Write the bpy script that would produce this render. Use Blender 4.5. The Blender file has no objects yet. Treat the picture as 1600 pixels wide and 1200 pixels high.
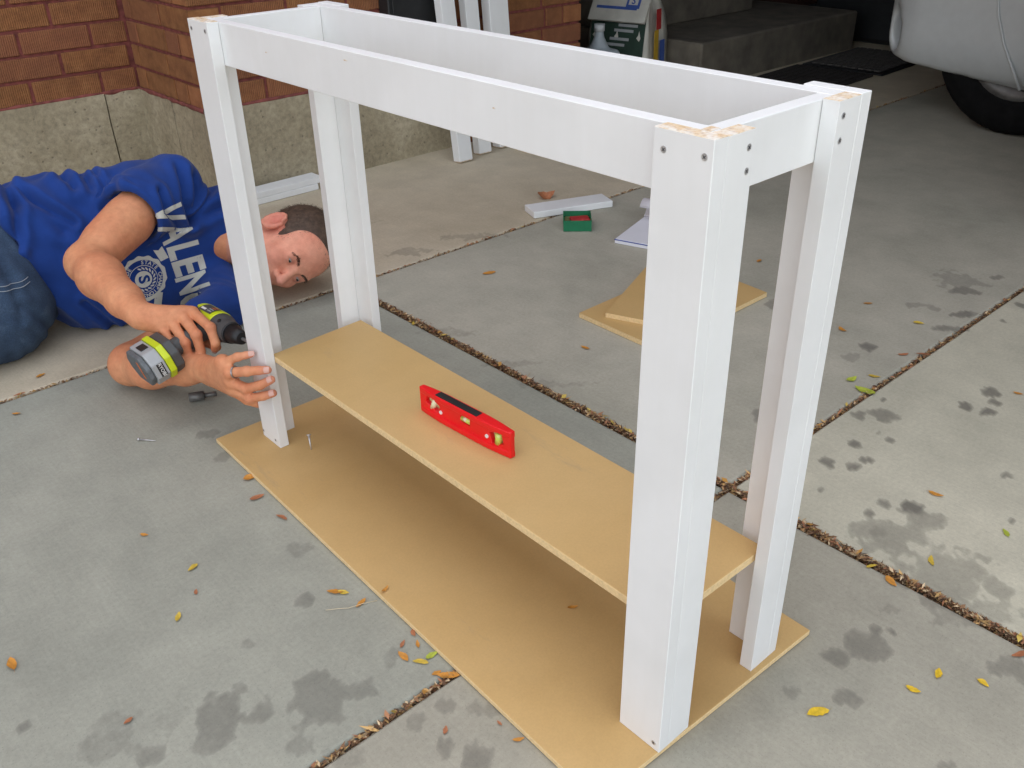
import bpy, bmesh, math, random
import numpy as np
from mathutils import Vector, Matrix, noise
from mathutils.bvhtree import BVHTree
random.seed(7); rng = np.random.default_rng(7)
scene = bpy.context.scene
COL = scene.collection
# ------------------------------------------------------------------ camera
cam_d = bpy.data.cameras.new('camera'); cam = bpy.data.objects.new('camera', cam_d); COL.objects.link(cam)
cam_d.sensor_width = 36.0; cam_d.lens = 36.0 * 1429.57 / 1600.0; cam_d.clip_start = 0.05; cam_d.clip_end = 300
R_right, R_down, R_fwd = (0.7435, -0.6685, -0.0189), (-0.3465, -0.3608, -0.8659), (0.5720, 0.6504, -0.4999)
cam.matrix_world = Matrix(((R_right[0], -R_down[0], -R_fwd[0], -0.62434),
                           (R_right[1], -R_down[1], -R_fwd[1], -0.45019),
                           (R_right[2], -R_down[2], -R_fwd[2], 0.97561), (0, 0, 0, 1)))
scene.camera = cam
# ------------------------------------------------------------------ world, sun, exposure
SUN_EL, SUN_AZ = math.radians(45), math.radians(80)      # azimuth: direction towards the sun, measured from +X to +Y
world = bpy.data.worlds.new('World'); scene.world = world; world.use_nodes = True
wn = world.node_tree.nodes; wl = world.node_tree.links
sky = wn.new('ShaderNodeTexSky'); sky.sky_type = 'NISHITA'; sky.sun_disc = False
sky.sun_elevation = SUN_EL; sky.sun_rotation = math.pi / 2 - SUN_AZ
sky.air_density = 1.0; sky.dust_density = 4.0; sky.ozone_density = 1.0
hs = wn.new('ShaderNodeHueSaturation'); hs.inputs['Saturation'].default_value = 0.3
wl.new(sky.outputs[0], hs.inputs['Color']); wl.new(hs.outputs[0], wn['Background'].inputs['Color'])
wn['Background'].inputs['Strength'].default_value = 0.15
sun_d = bpy.data.lights.new('sun', 'SUN'); sun_d.energy = 2.0; sun_d.angle = math.radians(0.53); sun_d.color = (1, 0.95, 0.87)
sun = bpy.data.objects.new('sun', sun_d); COL.objects.link(sun)
sdir = Vector((math.cos(SUN_AZ) * math.cos(SUN_EL), math.sin(SUN_AZ) * math.cos(SUN_EL), math.sin(SUN_EL)))
sun.rotation_euler = sdir.to_track_quat('Z', 'Y').to_euler(); sun.location = sdir * 20
vs = scene.view_settings; vs.view_transform = 'Standard'; vs.look = 'None'; vs.gamma = 1.0; vs.use_curve_mapping = False
vs.exposure = 2.12
ROOF_X0, ROOF_Y0 = 1.25, -4.0     # the roof edges that decide how much sky reaches the floor
scene.render.engine = 'CYCLES'
scene.cycles.max_bounces = 10; scene.cycles.diffuse_bounces = 6
# ------------------------------------------------------------------ material helpers
def srgb(*c):
    return tuple((x / 12.92 if x <= 0.04045 else ((x + 0.055) / 1.055) ** 2.4) for x in [v / 255 for v in c])
class NT:
    def __init__(s, name):
        s.m = bpy.data.materials.new(name); s.m.use_nodes = True
        s.n = s.m.node_tree.nodes; s.l = s.m.node_tree.links; s.b = s.n['Principled BSDF']
    def tex(s): 
        t = s.n.new('ShaderNodeTexCoord'); return t
    def noise(s, scale, detail=4, rough=0.55, vec=None, dist=0.0):
        t = s.n.new('ShaderNodeTexNoise'); t.inputs['Scale'].default_value = scale; t.inputs['Detail'].default_value = detail
        t.inputs['Roughness'].default_value = rough; t.inputs['Distortion'].default_value = dist
        if vec is not None: s.l.new(vec, t.inputs['Vector'])
        return t.outputs['Fac']
    def ramp(s, fac, stops):
        r = s.n.new('ShaderNodeValToRGB'); e = r.color_ramp.elements
        while len(e) < len(stops): e.new(0.5)
        for i, (p, c) in enumerate(stops):
            e[i].position = p; e[i].color = (*c, 1) if not isinstance(c, (int, float)) else (c, c, c, 1)
        s.l.new(fac, r.inputs[0]); return r.outputs[0]
    def mix(s, a, b, fac, mode='MIX'):
        m = s.n.new('ShaderNodeMix'); m.data_type = 'RGBA'; m.blend_type = mode
        for v, i in ((fac, 0), (a, 6), (b, 7)):
            if isinstance(v, (int, float)): m.inputs[i].default_value = v
            elif isinstance(v, tuple): m.inputs[i].default_value = (*v, 1)
            else: s.l.new(v, m.inputs[i])
        return m.outputs[2]
    def math(s, op, a, b=0.0):
        m = s.n.new('ShaderNodeMath'); m.operation = op
        for v, i in ((a, 0), (b, 1)):
            if isinstance(v, (int, float)): m.inputs[i].default_value = v
            else: s.l.new(v, m.inputs[i])
        return m.outputs[0]
    def attr(s, name, out='Fac'):
        a = s.n.new('ShaderNodeAttribute'); a.attribute_name = name; return a.outputs[out]
    def col(s, c):
        if isinstance(c, tuple): s.b.inputs['Base Color'].default_value = (*c, 1)
        else: s.l.new(c, s.b.inputs['Base Color'])
        return s
    def set(s, **k):
        for a, v in k.items():
            i = s.b.inputs[a.replace('_', ' ')]
            if isinstance(v, (int, float, tuple)): i.default_value = v
            else: s.l.new(v, i)
        return s
    def bump(s, h, strength=0.3, dist=0.002):
        b = s.n.new('ShaderNodeBump'); b.inputs['Strength'].default_value = strength; b.inputs['Distance'].default_value = dist
        s.l.new(h, b.inputs['Height']); s.l.new(b.outputs[0], s.b.inputs['Normal']); return s

def plain(name, c, rough=0.5, metal=0.0, var=0.12, scale=30, bump=0.0, spec=0.5, dist=0.001):
    t = NT(name); o = t.tex().outputs['Object']
    n = t.noise(scale, 4, vec=o)
    lo = tuple(x * (1 - var) for x in c); hi = tuple(min(1, x * (1 + var)) for x in c)
    t.col(t.ramp(n, [(0.3, lo), (0.7, hi)])).set(Roughness=rough, Metallic=metal)
    t.b.inputs['Specular IOR Level'].default_value = spec
    if bump: t.bump(t.noise(scale * 6, 5, vec=o), bump, dist)
    return t.m

def concrete(name, c1, c2, c3, streak=False):
    t = NT(name); o = t.tex().outputs['Object']
    big = t.noise(2.2, 6, 0.62, o, 0.3); mid = t.noise(11, 5, 0.6, o); fine = t.noise(140, 4, 0.7, o); spk = t.noise(420, 2, 0.6, o)
    c = t.ramp(big, [(0.32, c1), (0.52, c2), (0.72, c3)])
    c = t.mix(c, t.ramp(mid, [(0.35, 0.84), (0.65, 1.06)]), 0.5, 'MULTIPLY')
    c = t.mix(c, t.ramp(fine, [(0.3, 0.74), (0.7, 1.12)]), 0.45, 'MULTIPLY')
    c = t.mix(c, t.ramp(spk, [(0.28, 0.5), (0.4, 1.0)]), 0.5, 'MULTIPLY')
    # broom-finish streaks
    mp = t.n.new('ShaderNodeMapping'); mp.inputs['Scale'].default_value = (240, 14, 1); mp.inputs['Rotation'].default_value = (0, 0, math.radians(8))
    t.l.new(o, mp.inputs['Vector']); br = t.noise(1.0, 3, 0.6, mp.outputs[0])
    c = t.mix(c, t.ramp(br, [(0.35, 0.9), (0.65, 1.05)]), 0.35, 'MULTIPLY')
    st = t.attr('stain')
    wob = t.math('ADD', st, t.math('MULTIPLY', t.math('SUBTRACT', t.noise(55, 5, 0.7, o), 0.5), 0.34))
    wob = t.math('MULTIPLY', wob, t.ramp(st, [(0.02, 0.0), (0.08, 1.0)]))
    msk = t.ramp(wob, [(0.1, 0.0), (0.22, 0.32), (0.45, 0.55), (0.75, 0.8), (1.0, 1.0)])
    c = t.mix(c, (0.075, 0.068, 0.058), t.math('MULTIPLY', msk, 0.8))
    t.col(c).set(Roughness=0.86)
    h = t.math('ADD', t.math('MULTIPLY', fine, 0.6), t.math('MULTIPLY', br, 0.6))
    t.bump(h, 0.35, 0.0015)
    return t.m

M = {}
M['slab_left'] = concrete('concrete_slab_grey', (0.301, 0.303, 0.249), (0.358, 0.358, 0.293), (0.401, 0.397, 0.325))
M['slab_right'] = concrete('concrete_slab_pale', (0.444, 0.426, 0.329), (0.532, 0.506, 0.393), (0.597, 0.564, 0.437))
M['slab_mid'] = concrete('concrete_slab_middle', (0.374, 0.360, 0.286), (0.448, 0.425, 0.342), (0.502, 0.474, 0.380))
M['slab_near'] = concrete('concrete_slab_beige', (0.310, 0.294, 0.233), (0.381, 0.359, 0.285), (0.443, 0.414, 0.329))
M['slab_far'] = concrete('concrete_slab_brown', (0.504, 0.431, 0.308), (0.582, 0.504, 0.369), (0.650, 0.566, 0.424))
M['soil'] = plain('joint_soil', (0.045, 0.03, 0.02), 0.95, var=0.5, scale=90, bump=0.6, dist=0.004)

def paint():
    t = NT('white_primer_paint'); o = t.tex().outputs['Object']
    n = t.noise(5, 5, 0.6, o); mp = t.n.new('ShaderNodeMapping'); mp.inputs['Scale'].default_value = (60, 60, 3)
    t.l.new(o, mp.inputs['Vector']); g = t.noise(1.0, 4, 0.6, mp.outputs[0])
    c = t.ramp(n, [(0.3, (0.76, 0.765, 0.75)), (0.7, (0.84, 0.845, 0.835))])
    c = t.mix(c, t.ramp(g, [(0.35, (0.97, 0.967, 0.955)), (0.6, (1, 1, 1))]), 0.4, 'MULTIPLY')
    sc = t.noise(38, 6, 0.75, o)
    c = t.mix(c, (0.60, 0.55, 0.45), t.ramp(sc, [(0.72, 0.0), (0.80, 0.2)]))
    t.col(c).set(Roughness=0.5); t.bump(g, 0.06, 0.0005); return t.m
M['white'] = paint()
def rawwood(smear=0.5):
    t = NT('sawn_end_grain_wood'); o = t.tex().outputs['Object']
    mp = t.n.new('ShaderNodeMapping'); mp.inputs['Scale'].default_value = (420, 130, 60); mp.inputs['Rotation'].default_value = (0, 0, 0.5); t.l.new(o, mp.inputs['Vector'])
    w = t.noise(1.0, 4, 0.7, mp.outputs[0], 0.6); n2 = t.noise(60, 4, 0.6, o)
    c = t.ramp(w, [(0.32, (0.36, 0.20, 0.10)), (0.48, (0.66, 0.49, 0.30)), (0.75, (0.78, 0.66, 0.48))])
    c = t.mix(c, (0.80, 0.78, 0.73), t.ramp(n2, [(0.46, 0.0), (0.60, smear)]))
    t.col(c).set(Roughness=0.8); t.bump(w, 0.4, 0.0006); return t.m
M['rawwood'] = rawwood(0.75)
def mdf():
    t = NT('fiberboard'); o = t.tex().outputs['Object']
    big = t.noise(3.0, 5, 0.6, o, 0.4); f = t.noise(330, 3, 0.7, o); m = t.noise(24, 4, 0.6, o)
    c = t.ramp(big, [(0.3, (0.555, 0.357, 0.135)), (0.7, (0.605, 0.402, 0.168))])
    c = t.mix(c, t.ramp(f, [(0.3, 0.90), (0.7, 1.04)]), 0.6, 'MULTIPLY')
    c = t.mix(c, t.ramp(m, [(0.3, 0.95), (0.7, 1.02)]), 0.6, 'MULTIPLY')
    mp = t.n.new('ShaderNodeMapping'); mp.inputs['Scale'].default_value = (14, 3, 14); mp.inputs['Rotation'].default_value = (0, 0, 0.6)
    t.l.new(o, mp.inputs['Vector'])
    sc = t.noise(1.0, 6, 0.8, mp.outputs[0])
    c = t.mix(c, (0.33, 0.25, 0.16), t.ramp(sc, [(0.61, 0.0), (0.74, 0.42)]))
    t.col(c).set(Roughness=0.62); t.bump(f, 0.08, 0.0005); return t.m
M['mdf'] = mdf()
M['mdf_edge'] = plain('fiberboard_sawn_edge', (0.76, 0.56, 0.29), 0.85, var=0.12, scale=220, bump=0.3, dist=0.0006)
def brickmat():
    t = NT('ribbed_brown_brick'); o = t.tex().outputs['Object']
    oi = t.n.new('ShaderNodeObjectInfo')
    w = t.n.new('ShaderNodeTexWave'); w.wave_type = 'BANDS'; w.bands_direction = 'X'; w.inputs['Scale'].default_value = 48
    w.inputs['Distortion'].default_value = 1.6; w.inputs['Detail'].default_value = 2; t.l.new(o, w.inputs['Vector'])
    add = t.n.new('ShaderNodeVectorMath'); add.operation = 'ADD'; t.l.new(o, add.inputs[0]); t.l.new(oi.outputs['Location'], add.inputs[1])
    n = t.noise(26, 5, 0.65, add.outputs[0]); n2 = t.noise(5, 3, 0.6, add.outputs[0])
    c = t.ramp(n, [(0.3, (0.20, 0.078, 0.026)), (0.55, (0.30, 0.125, 0.042)), (0.8, (0.38, 0.175, 0.065))])
    c = t.mix(c, (0.26, 0.09, 0.05), t.math('MULTIPLY', oi.outputs['Random'], 0.6))
    c = t.mix(c, t.ramp(n2, [(0.3, 0.8), (0.7, 1.12)]), 0.8, 'MULTIPLY')
    c = t.mix(c, t.ramp(w.outputs['Fac'], [(0.1, 0.62), (0.6, 1.08)]), 0.65, 'MULTIPLY')
    t.col(c).set(Roughness=0.9)
    t.bump(t.math('ADD', w.outputs['Fac'], t.math('MULTIPLY', n, 0.8)), 0.7, 0.0025); return t.m
M['brick'] = brickmat()
M['mortar'] = plain('red_tinted_mortar', (0.20, 0.055, 0.045), 0.95, var=0.35, scale=40, bump=0.6, dist=0.003)
def foundmat():
    t = NT('rough_foundation_concrete'); o = t.tex().outputs['Object']
    n = t.noise(3.5, 7, 0.65, o, 0.4); f = t.noise(60, 6, 0.75, o); p = t.n.new('ShaderNodeTexVoronoi'); p.inputs['Scale'].default_value = 42
    t.l.new(o, p.inputs['Vector'])
    c = t.ramp(n, [(0.3, (0.27, 0.225, 0.145)), (0.5, (0.37, 0.315, 0.21)), (0.7, (0.49, 0.425, 0.30))])
    c = t.mix(c, t.ramp(f, [(0.32, 0.5), (0.6, 1.1)]), 0.65, 'MULTIPLY')
    c = t.mix(c, (0.10, 0.085, 0.065), t.ramp(p.outputs['Distance'], [(0.02, 0.7), (0.16, 0.0)]))
    sx = t.n.new('ShaderNodeSeparateXYZ'); t.l.new(o, sx.inputs[0])
    t.col(c).set(Roughness=0.95)
    t.bump(t.math('ADD', t.math('MULTIPLY', f, 1.0), t.ramp(p.outputs['Distance'], [(0.0, 0.0), (0.2, 1.0)])), 0.7, 0.004); return t.m
M['foundation'] = foundmat()
M['steel'] = plain('zinc_steel', (0.62, 0.62, 0.62), 0.38, 0.75, var=0.15, scale=200); M['slot'] = plain('shadowed_screw_slot', (0.10, 0.10, 0.10), 0.6)
M['black'] = plain('black_plastic', (0.012, 0.013, 0.014), 0.5, var=0.2)
M['grey_plastic'] = plain('dark_grey_plastic', (0.065, 0.067, 0.066), 0.55, var=0.12, bump=0.1)
M['lime'] = plain('lime_green_plastic', (0.56, 0.66, 0.015), 0.42, var=0.05)
M['silver_plastic'] = plain('silver_grey_plastic', (0.36, 0.37, 0.37), 0.4, var=0.08)
M['bottom_plastic'] = plain('grey_battery_plate', (0.12, 0.13, 0.135), 0.6, var=0.25, scale=140)
M['orange'] = plain('orange_label', (0.62, 0.15, 0.03), 0.5, var=0.1)
M['ink_white'] = plain('white_ink', (0.75, 0.75, 0.72), 0.5, var=0.05)
M['red'] = plain('red_plastic', (0.80, 0.006, 0.010), 0.38, var=0.04)
M['vial'] = plain('yellow_green_vial', (0.55, 0.66, 0.12), 0.15, var=0.1, spec=0.8)
M['vialbubble'] = plain('pale_bubble', (0.80, 0.82, 0.55), 0.2, var=0.05)
def shirtmat():
    t = NT('royal_blue_cotton'); o = t.tex().outputs['Object']
    n = t.noise(9, 5, 0.6, o); f = t.noise(900, 2, 0.6, o)
    c = t.ramp(n, [(0.3, (0.011, 0.038, 0.18)), (0.7, (0.018, 0.056, 0.25))])
    t.col(c).set(Roughness=0.95); t.b.inputs['Specular IOR Level'].default_value = 0.15
    t.b.inputs['Sheen Weight'].default_value = 0.1; t.bump(f, 0.25, 0.0008); return t.m
M['shirt'] = shirtmat()
def inkmat():
    t = NT('cracked_cream_shirt_print'); o = t.tex().outputs['Object']
    n = t.noise(75, 6, 0.8, o)
    c = t.mix((0.60, 0.60, 0.53), (0.06, 0.09, 0.25), t.ramp(n, [(0.60, 0.0), (0.68, 0.7)]))
    t.col(c).set(Roughness=0.9); return t.m
M['shirt_ink'] = inkmat()
M['shirt_print_blue'] = plain('blue_shirt_print', (0.014, 0.044, 0.215), 0.95, var=0.1, spec=0.15)
def denim():
    t = NT('worn_blue_denim'); o = t.tex().outputs['Object']
    n = t.noise(7, 6, 0.65, o); f = t.noise(420, 2, 0.6, o)
    c = t.ramp(n, [(0.32, (0.016, 0.034, 0.070)), (0.52, (0.036, 0.066, 0.118)), (0.72, (0.11, 0.165, 0.235))])
    c = t.mix(c, t.ramp(f, [(0.3, 0.6), (0.7, 1.25)]), 0.8, 'MULTIPLY')
    t.col(c).set(Roughness=0.95); t.bump(f, 0.4, 0.001); return t.m
M['denim'] = denim()
M['stitch'] = plain('pale_denim_stitch', (0.30, 0.33, 0.36), 0.9)
def skin():
    t = NT('skin'); o = t.tex().outputs['Object']
    c = t.attr('Col', 'Color'); n = t.noise(70, 5, 0.65, o); n2 = t.noise(14, 3, 0.6, o)
    c = t.mix(c, t.ramp(n, [(0.3, (0.80, 0.74, 0.72)), (0.7, (1.08, 1.10, 1.10))]), 0.7, 'MULTIPLY')
    c = t.mix(c, t.ramp(n2, [(0.3, (0.92, 0.76, 0.72)), (0.7, (1.05, 1.10, 1.10))]), 0.75, 'MULTIPLY')
    t.col(c).set(Roughness=0.6); t.b.inputs['Specular IOR Level'].default_value = 0.28
    t.b.inputs['Subsurface Weight'].default_value = 0.12; t.b.inputs['Subsurface Radius'].default_value = (0.012, 0.005, 0.003)
    t.b.inputs['Subsurface Scale'].default_value = 0.5
    t.bump(t.noise(500, 3, 0.7, o), 0.12, 0.0006); return t.m
M['skin'] = skin()
M['hair'] = plain('short_brown_hair', (0.085, 0.052, 0.033), 0.65, var=0.4, scale=90, bump=0.5)
M['eyewhite'] = plain('eye_white', (0.34, 0.31, 0.29), 0.25, var=0.03)
M['iris'] = plain('dark_iris', (0.03, 0.03, 0.028), 0.15, var=0.2)
M['ring'] = plain('dark_polished_ring', (0.35, 0.36, 0.37), 0.22, 1.0)

# ------------------------------------------------------------------ object helpers
def tag(o, label=None, cat=None, group=None, kind=None):
    if label: o['label'] = label
    if cat: o['category'] = cat
    if group: o['group'] = group
    if kind: o['kind'] = kind
    return o
def thing(name, label, cat, loc=(0, 0, 0), group=None):
    o = bpy.data.objects.new(name, None); COL.objects.link(o); o.location = loc; o.empty_display_size = 0.05
    return tag(o, label, cat, group)
def wloc(o):
    v = Vector(o.location)
    while o.parent: o = o.parent
    return v
def parent_to(o, p):
    o.parent = p
    if p.get('_w') is None: pass
    o.matrix_parent_inverse = pmat(p).inverted()
def pmat(p):
    m = Matrix.LocRotScale(p.location, p.rotation_euler, p.scale)
    if p.parent: m = pmat(p.parent) @ p.matrix_parent_inverse @ m
    return m
def link(name, me, mats, parent=None, smooth=False):
    o = bpy.data.objects.new(name, me); COL.objects.link(o)
    for m in (mats if isinstance(mats, (list, tuple)) else [mats]): me.materials.append(M[m] if isinstance(m, str) else m)
    if smooth:
        me.polygons.foreach_set('use_smooth', [True] * len(me.polygons))
    if parent is not None: parent_to(o, parent)
    return o
def from_arrays(name, V, F):
    me = bpy.data.meshes.new(name); me.from_pydata([tuple(map(float, v)) for v in V], [], [tuple(map(int, f)) for f in F]); me.update(); return me
def fast_mesh(name, V, Q):
    me = bpy.data.meshes.new(name); n = len(V); k = Q.shape[1]
    me.vertices.add(n); me.vertices.foreach_set('co', np.asarray(V, np.float32).ravel())
    me.loops.add(len(Q) * k); me.loops.foreach_set('vertex_index', np.asarray(Q, np.int32).ravel())
    me.polygons.add(len(Q)); me.polygons.foreach_set('loop_start', np.arange(0, len(Q) * k, k, dtype=np.int32))
    me.update(calc_edges=True); me.validate(); return me
def bm_obj(name, bm, mats, parent=None, smooth=False):
    me = bpy.data.meshes.new(name); bm.normal_update(); bm.to_mesh(me); bm.free(); return link(name, me, mats, parent, smooth)
def bm_box(bm, lo, hi, bevel=0.0, mtx=None, seg=1, mi=0):
    lo, hi = Vector(lo), Vector(hi); c = (lo + hi) / 2; d = hi - lo
    m = Matrix.Translation(c) @ Matrix.Diagonal((d.x, d.y, d.z, 1))
    if mtx is not None: m = mtx @ m
    r = bmesh.ops.create_cube(bm, size=1.0, matrix=m); vs_ = r['verts']
    fs = {f for v in vs_ for f in v.link_faces}
    for f in fs: f.material_index = mi
    if bevel:
        es = {e for v in vs_ for e in v.link_edges}
        bmesh.ops.bevel(bm, geom=list(es), offset=bevel, segments=seg, affect='EDGES', profile=0.5)
def box(name, lo, hi, mats, parent=None, bevel=0.001, mtx=None, seg=1):
    """box whose object origin sits at its own centre, so object textures run with it"""
    lo, hi = Vector(lo), Vector(hi); c = (lo + hi) / 2
    bm = bmesh.new(); bm_box(bm, lo - c, hi - c, bevel, seg=seg)
    o = bm_obj(name, bm, mats)
    m = Matrix.Translation(c)
    if mtx is not None: m = mtx @ m
    o.matrix_world = m; loc, rot, sc = m.decompose(); o.location = loc; o.rotation_euler = rot.to_euler()
    if parent is not None: parent_to(o, parent)
    return o
def bm_cyl(bm, a, b, ra, rb=None, seg=16, caps=True):
    a, b = Vector(a), Vector(b); rb = ra if rb is None else rb; d = b - a
    q = d.to_track_quat('Z', 'Y').to_matrix().to_4x4()
    bmesh.ops.create_cone(bm, cap_ends=caps, segments=seg, radius1=ra, radius2=rb, depth=d.length, matrix=Matrix.Translation((a + b) / 2) @ q)
def cyl(name, a, b, ra, mats, parent=None, rb=None, seg=16, smooth=True):
    bm = bmesh.new(); bm_cyl(bm, a, b, ra, rb, seg)
    for f in bm.faces: f.smooth = smooth and len(f.verts) == 4
    return bm_obj(name, bm, mats, parent)
def prism(name, poly, lo, hi, frame, mats, parent=None, bevel=0.0):
    """extrude 2D outline poly (u,v) from lo to hi along w; frame = (origin, u, v, w)"""
    o, u, v, w = [Vector(x) for x in frame]; bm = bmesh.new()
    A = [bm.verts.new(o + u * p[0] + v * p[1] + w * lo) for p in poly]; B = [bm.verts.new(o + u * p[0] + v * p[1] + w * hi) for p in poly]
    bm.faces.new(A[::-1]); bm.faces.new(B); n = len(poly)
    for i in range(n): bm.faces.new((A[i], A[(i + 1) % n], B[(i + 1) % n], B[i]))
    bmesh.ops.recalc_face_normals(bm, faces=bm.faces)
    if bevel: bmesh.ops.bevel(bm, geom=list(bm.edges), offset=bevel, segments=2, affect='EDGES', profile=0.5)
    return bm_obj(name, bm, mats, parent)
def text_mesh(body, size=1.0, bold=0.0, extrude=0.0, align='CENTER', spacing=1.0):
    cu = bpy.data.curves.new('letters', 'FONT'); cu.body = body; cu.size = size; cu.offset = bold; cu.extrude = extrude
    cu.align_x = align; cu.align_y = 'CENTER'; cu.space_character = spacing; cu.resolution_u = 3
    ob = bpy.data.objects.new('letters', cu); COL.objects.link(ob)
    dg = bpy.context.evaluated_depsgraph_get(); dg.update()
    me = bpy.data.meshes.new_from_object(ob.evaluated_get(dg)); bpy.data.objects.remove(ob); bpy.data.curves.remove(cu); me.name = 'lettering'
    return me
def flat_text(name, body, size, origin, xdir, ydir, mats, parent, bold=0.0, off=0.0004, spacing=1.0, xscale=1.0):
    me = text_mesh(body, size, bold, spacing=spacing); o, x, y = Vector(origin), Vector(xdir).normalized(), Vector(ydir).normalized(); n = x.cross(y)
    for v in me.vertices: v.co = o + x * v.co.x * xscale + y * v.co.y + n * off
    return link(name, me, mats, parent)
# ------------------------------------------------------------------ SDF modelling (smooth unions, surface nets)
class Grid:
    def __init__(s, lo, hi, h):
        s.lo = np.array(lo, np.float32); s.h = h; s.n = np.ceil((np.array(hi) - lo) / h).astype(int) + 1
        s.ax = [s.lo[i] + h * np.arange(s.n[i], dtype=np.float32) for i in range(3)]
        s.D = np.full(tuple(s.n), 0.08, np.float32)
    def win(s, lo, hi, pad):
        sl = []
        for i in range(3):
            a = int(max(0, math.floor((lo[i] - pad - s.lo[i]) / s.h))); b = int(min(s.n[i], math.ceil((hi[i] + pad - s.lo[i]) / s.h) + 1)); sl.append(slice(a, max(a, b)))
        return tuple(sl)
    def pts(s, sl):
        return s.ax[0][sl[0]][:, None, None], s.ax[1][sl[1]][None, :, None], s.ax[2][sl[2]][None, None, :]
    def comb(s, sl, d, k, mode):
        A = s.D[sl]
        if A.size == 0: return
        if mode == 'sub': d = -d
        sg = 1.0 if mode == 'add' else -1.0
        a, b = A * sg, d * sg
        if k > 0:
            t = np.clip(0.5 + 0.5 * (b - a) / k, 0, 1); r = b * (1 - t) + a * t - k * t * (1 - t)
        else: r = np.minimum(a, b)
        s.D[sl] = r * sg
    def cap(s, a, b, ra, rb=None, k=0.01, mode='add', sc=None):
        rb = ra if rb is None else rb; a = np.array(a, float); b = np.array(b, float)
        S = np.ones(3) if sc is None else np.array(sc, float)
        pad = max(ra, rb) * max(S.max(), 1.0) + k + 2 * s.h
        sl = s.win(np.minimum(a, b), np.maximum(a, b), pad); X, Y, Z = s.pts(sl)
        px, py, pz = (X - a[0]) / S[0], (Y - a[1]) / S[1], (Z - a[2]) / S[2]; v = (b - a) / S; L = max(v @ v, 1e-12)
        t = np.clip((px * v[0] + py * v[1] + pz * v[2]) / L, 0, 1)
        d = np.sqrt((px - t * v[0]) ** 2 + (py - t * v[1]) ** 2 + (pz - t * v[2]) ** 2) - (ra + (rb - ra) * t)
        s.comb(sl, d * S.min(), k, mode)
    def ell(s, c, r, fr=None, k=0.01, mode='add'):
        c = np.array(c, float); r = np.array(r, float); F = np.eye(3) if fr is None else np.array(fr, float)
        e = np.sqrt(((F * r[:, None]) ** 2).sum(0)); sl = s.win(c - e, c + e, k + 2 * s.h); X, Y, Z = s.pts(sl)
        q = [((X - c[0]) * F[i][0] + (Y - c[1]) * F[i][1] + (Z - c[2]) * F[i][2]) / r[i] for i in range(3)]
        k0 = np.sqrt(q[0] ** 2 + q[1] ** 2 + q[2] ** 2); k1 = np.sqrt((q[0] / r[0]) ** 2 + (q[1] / r[1]) ** 2 + (q[2] / r[2]) ** 2) + 1e-9
        s.comb(sl, k0 * (k0 - 1) / k1, k, mode)
    def rbox(s, c, half, r=0.002, fr=None, k=0.0, mode='add'):
        c = np.array(c, float); half = np.array(half, float); F = np.eye(3) if fr is None else np.array(fr, float)
        e = (np.abs(F) * half[:, None]).sum(0); sl = s.win(c - e, c + e, k + 3 * s.h); X, Y, Z = s.pts(sl)
        q = [np.abs((X - c[0]) * F[i][0] + (Y - c[1]) * F[i][1] + (Z - c[2]) * F[i][2]) - half[i] + r for i in range(3)]
        d = np.sqrt(sum(np.maximum(x, 0) ** 2 for x in q)) + np.minimum(np.maximum(q[0], np.maximum(q[1], q[2])), 0) - r
        s.comb(sl, d, k, mode)
    def fun(s, f, k=0.0, mode='add'):
        sl = tuple(slice(0, n) for n in s.n); s.comb(sl, f(*s.pts(sl)).astype(np.float32), k, mode)
    def mesh(s, name):
        D = s.D; nx, ny, nz = D.shape; I = D < 0
        c = np.zeros((nx - 1, ny - 1, nz - 1), np.uint8)
        for i in (0, 1):
            for j in (0, 1):
                for k in (0, 1): c += I[i:nx - 1 + i, j:ny - 1 + j, k:nz - 1 + k]
        cells = np.argwhere((c > 0) & (c < 8)); idx = np.full(c.shape, -1, np.int32); idx[tuple(cells.T)] = np.arange(len(cells))
        P = np.zeros((len(cells), 3)); W = np.zeros(len(cells)); ci, cj, ck = cells.T
        cor = [(i, j, k) for i in (0, 1) for j in (0, 1) for k in (0, 1)]
        for a in cor:
            for ax in range(3):
                if a[ax]: continue
                b = list(a); b[ax] = 1
                da = D[ci + a[0], cj + a[1], ck + a[2]].astype(float); db = D[ci + b[0], cj + b[1], ck + b[2]].astype(float)
                m = (da < 0) != (db < 0); t = np.where(m, da / np.where(m, da - db, 1), 0)
                p = np.array(a, float)[None, :].repeat(len(cells), 0); p[:, ax] += t
                P[m] += p[m]; W[m] += 1
        V = (cells + P / W[:, None]) * s.h + s.lo
        Q = []
        for ax in range(3):
            u, v = [(1, 2), (2, 0), (0, 1)][ax]
            s0 = [slice(None)] * 3; s1 = [slice(None)] * 3; s0[ax] = slice(0, -1); s1[ax] = slice(1, None)
            ch = np.argwhere(I[tuple(s0)] != I[tuple(s1)])
            sh = np.array(D.shape); ok = (ch[:, u] > 0) & (ch[:, v] > 0) & (ch[:, u] < sh[u] - 1) & (ch[:, v] < sh[v] - 1); ch = ch[ok]
            inside = I[tuple(ch.T)]
            def at(du, dv):
                q = ch.copy(); q[:, u] -= du; q[:, v] -= dv; return idx[tuple(q.T)]
            q = np.stack([at(1, 1), at(0, 1), at(0, 0), at(1, 0)], 1); q[~inside] = q[~inside][:, ::-1]; Q.append(q)
        Q = np.concatenate(Q); return V, Q
def vnormals(V, Q):
    n = np.cross(V[Q[:, 2]] - V[Q[:, 0]], V[Q[:, 3]] - V[Q[:, 1]]); N = np.zeros_like(V)
    for i in range(4): np.add.at(N, Q[:, i], n)
    return N / (np.linalg.norm(N, axis=1)[:, None] + 1e-12)
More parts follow.
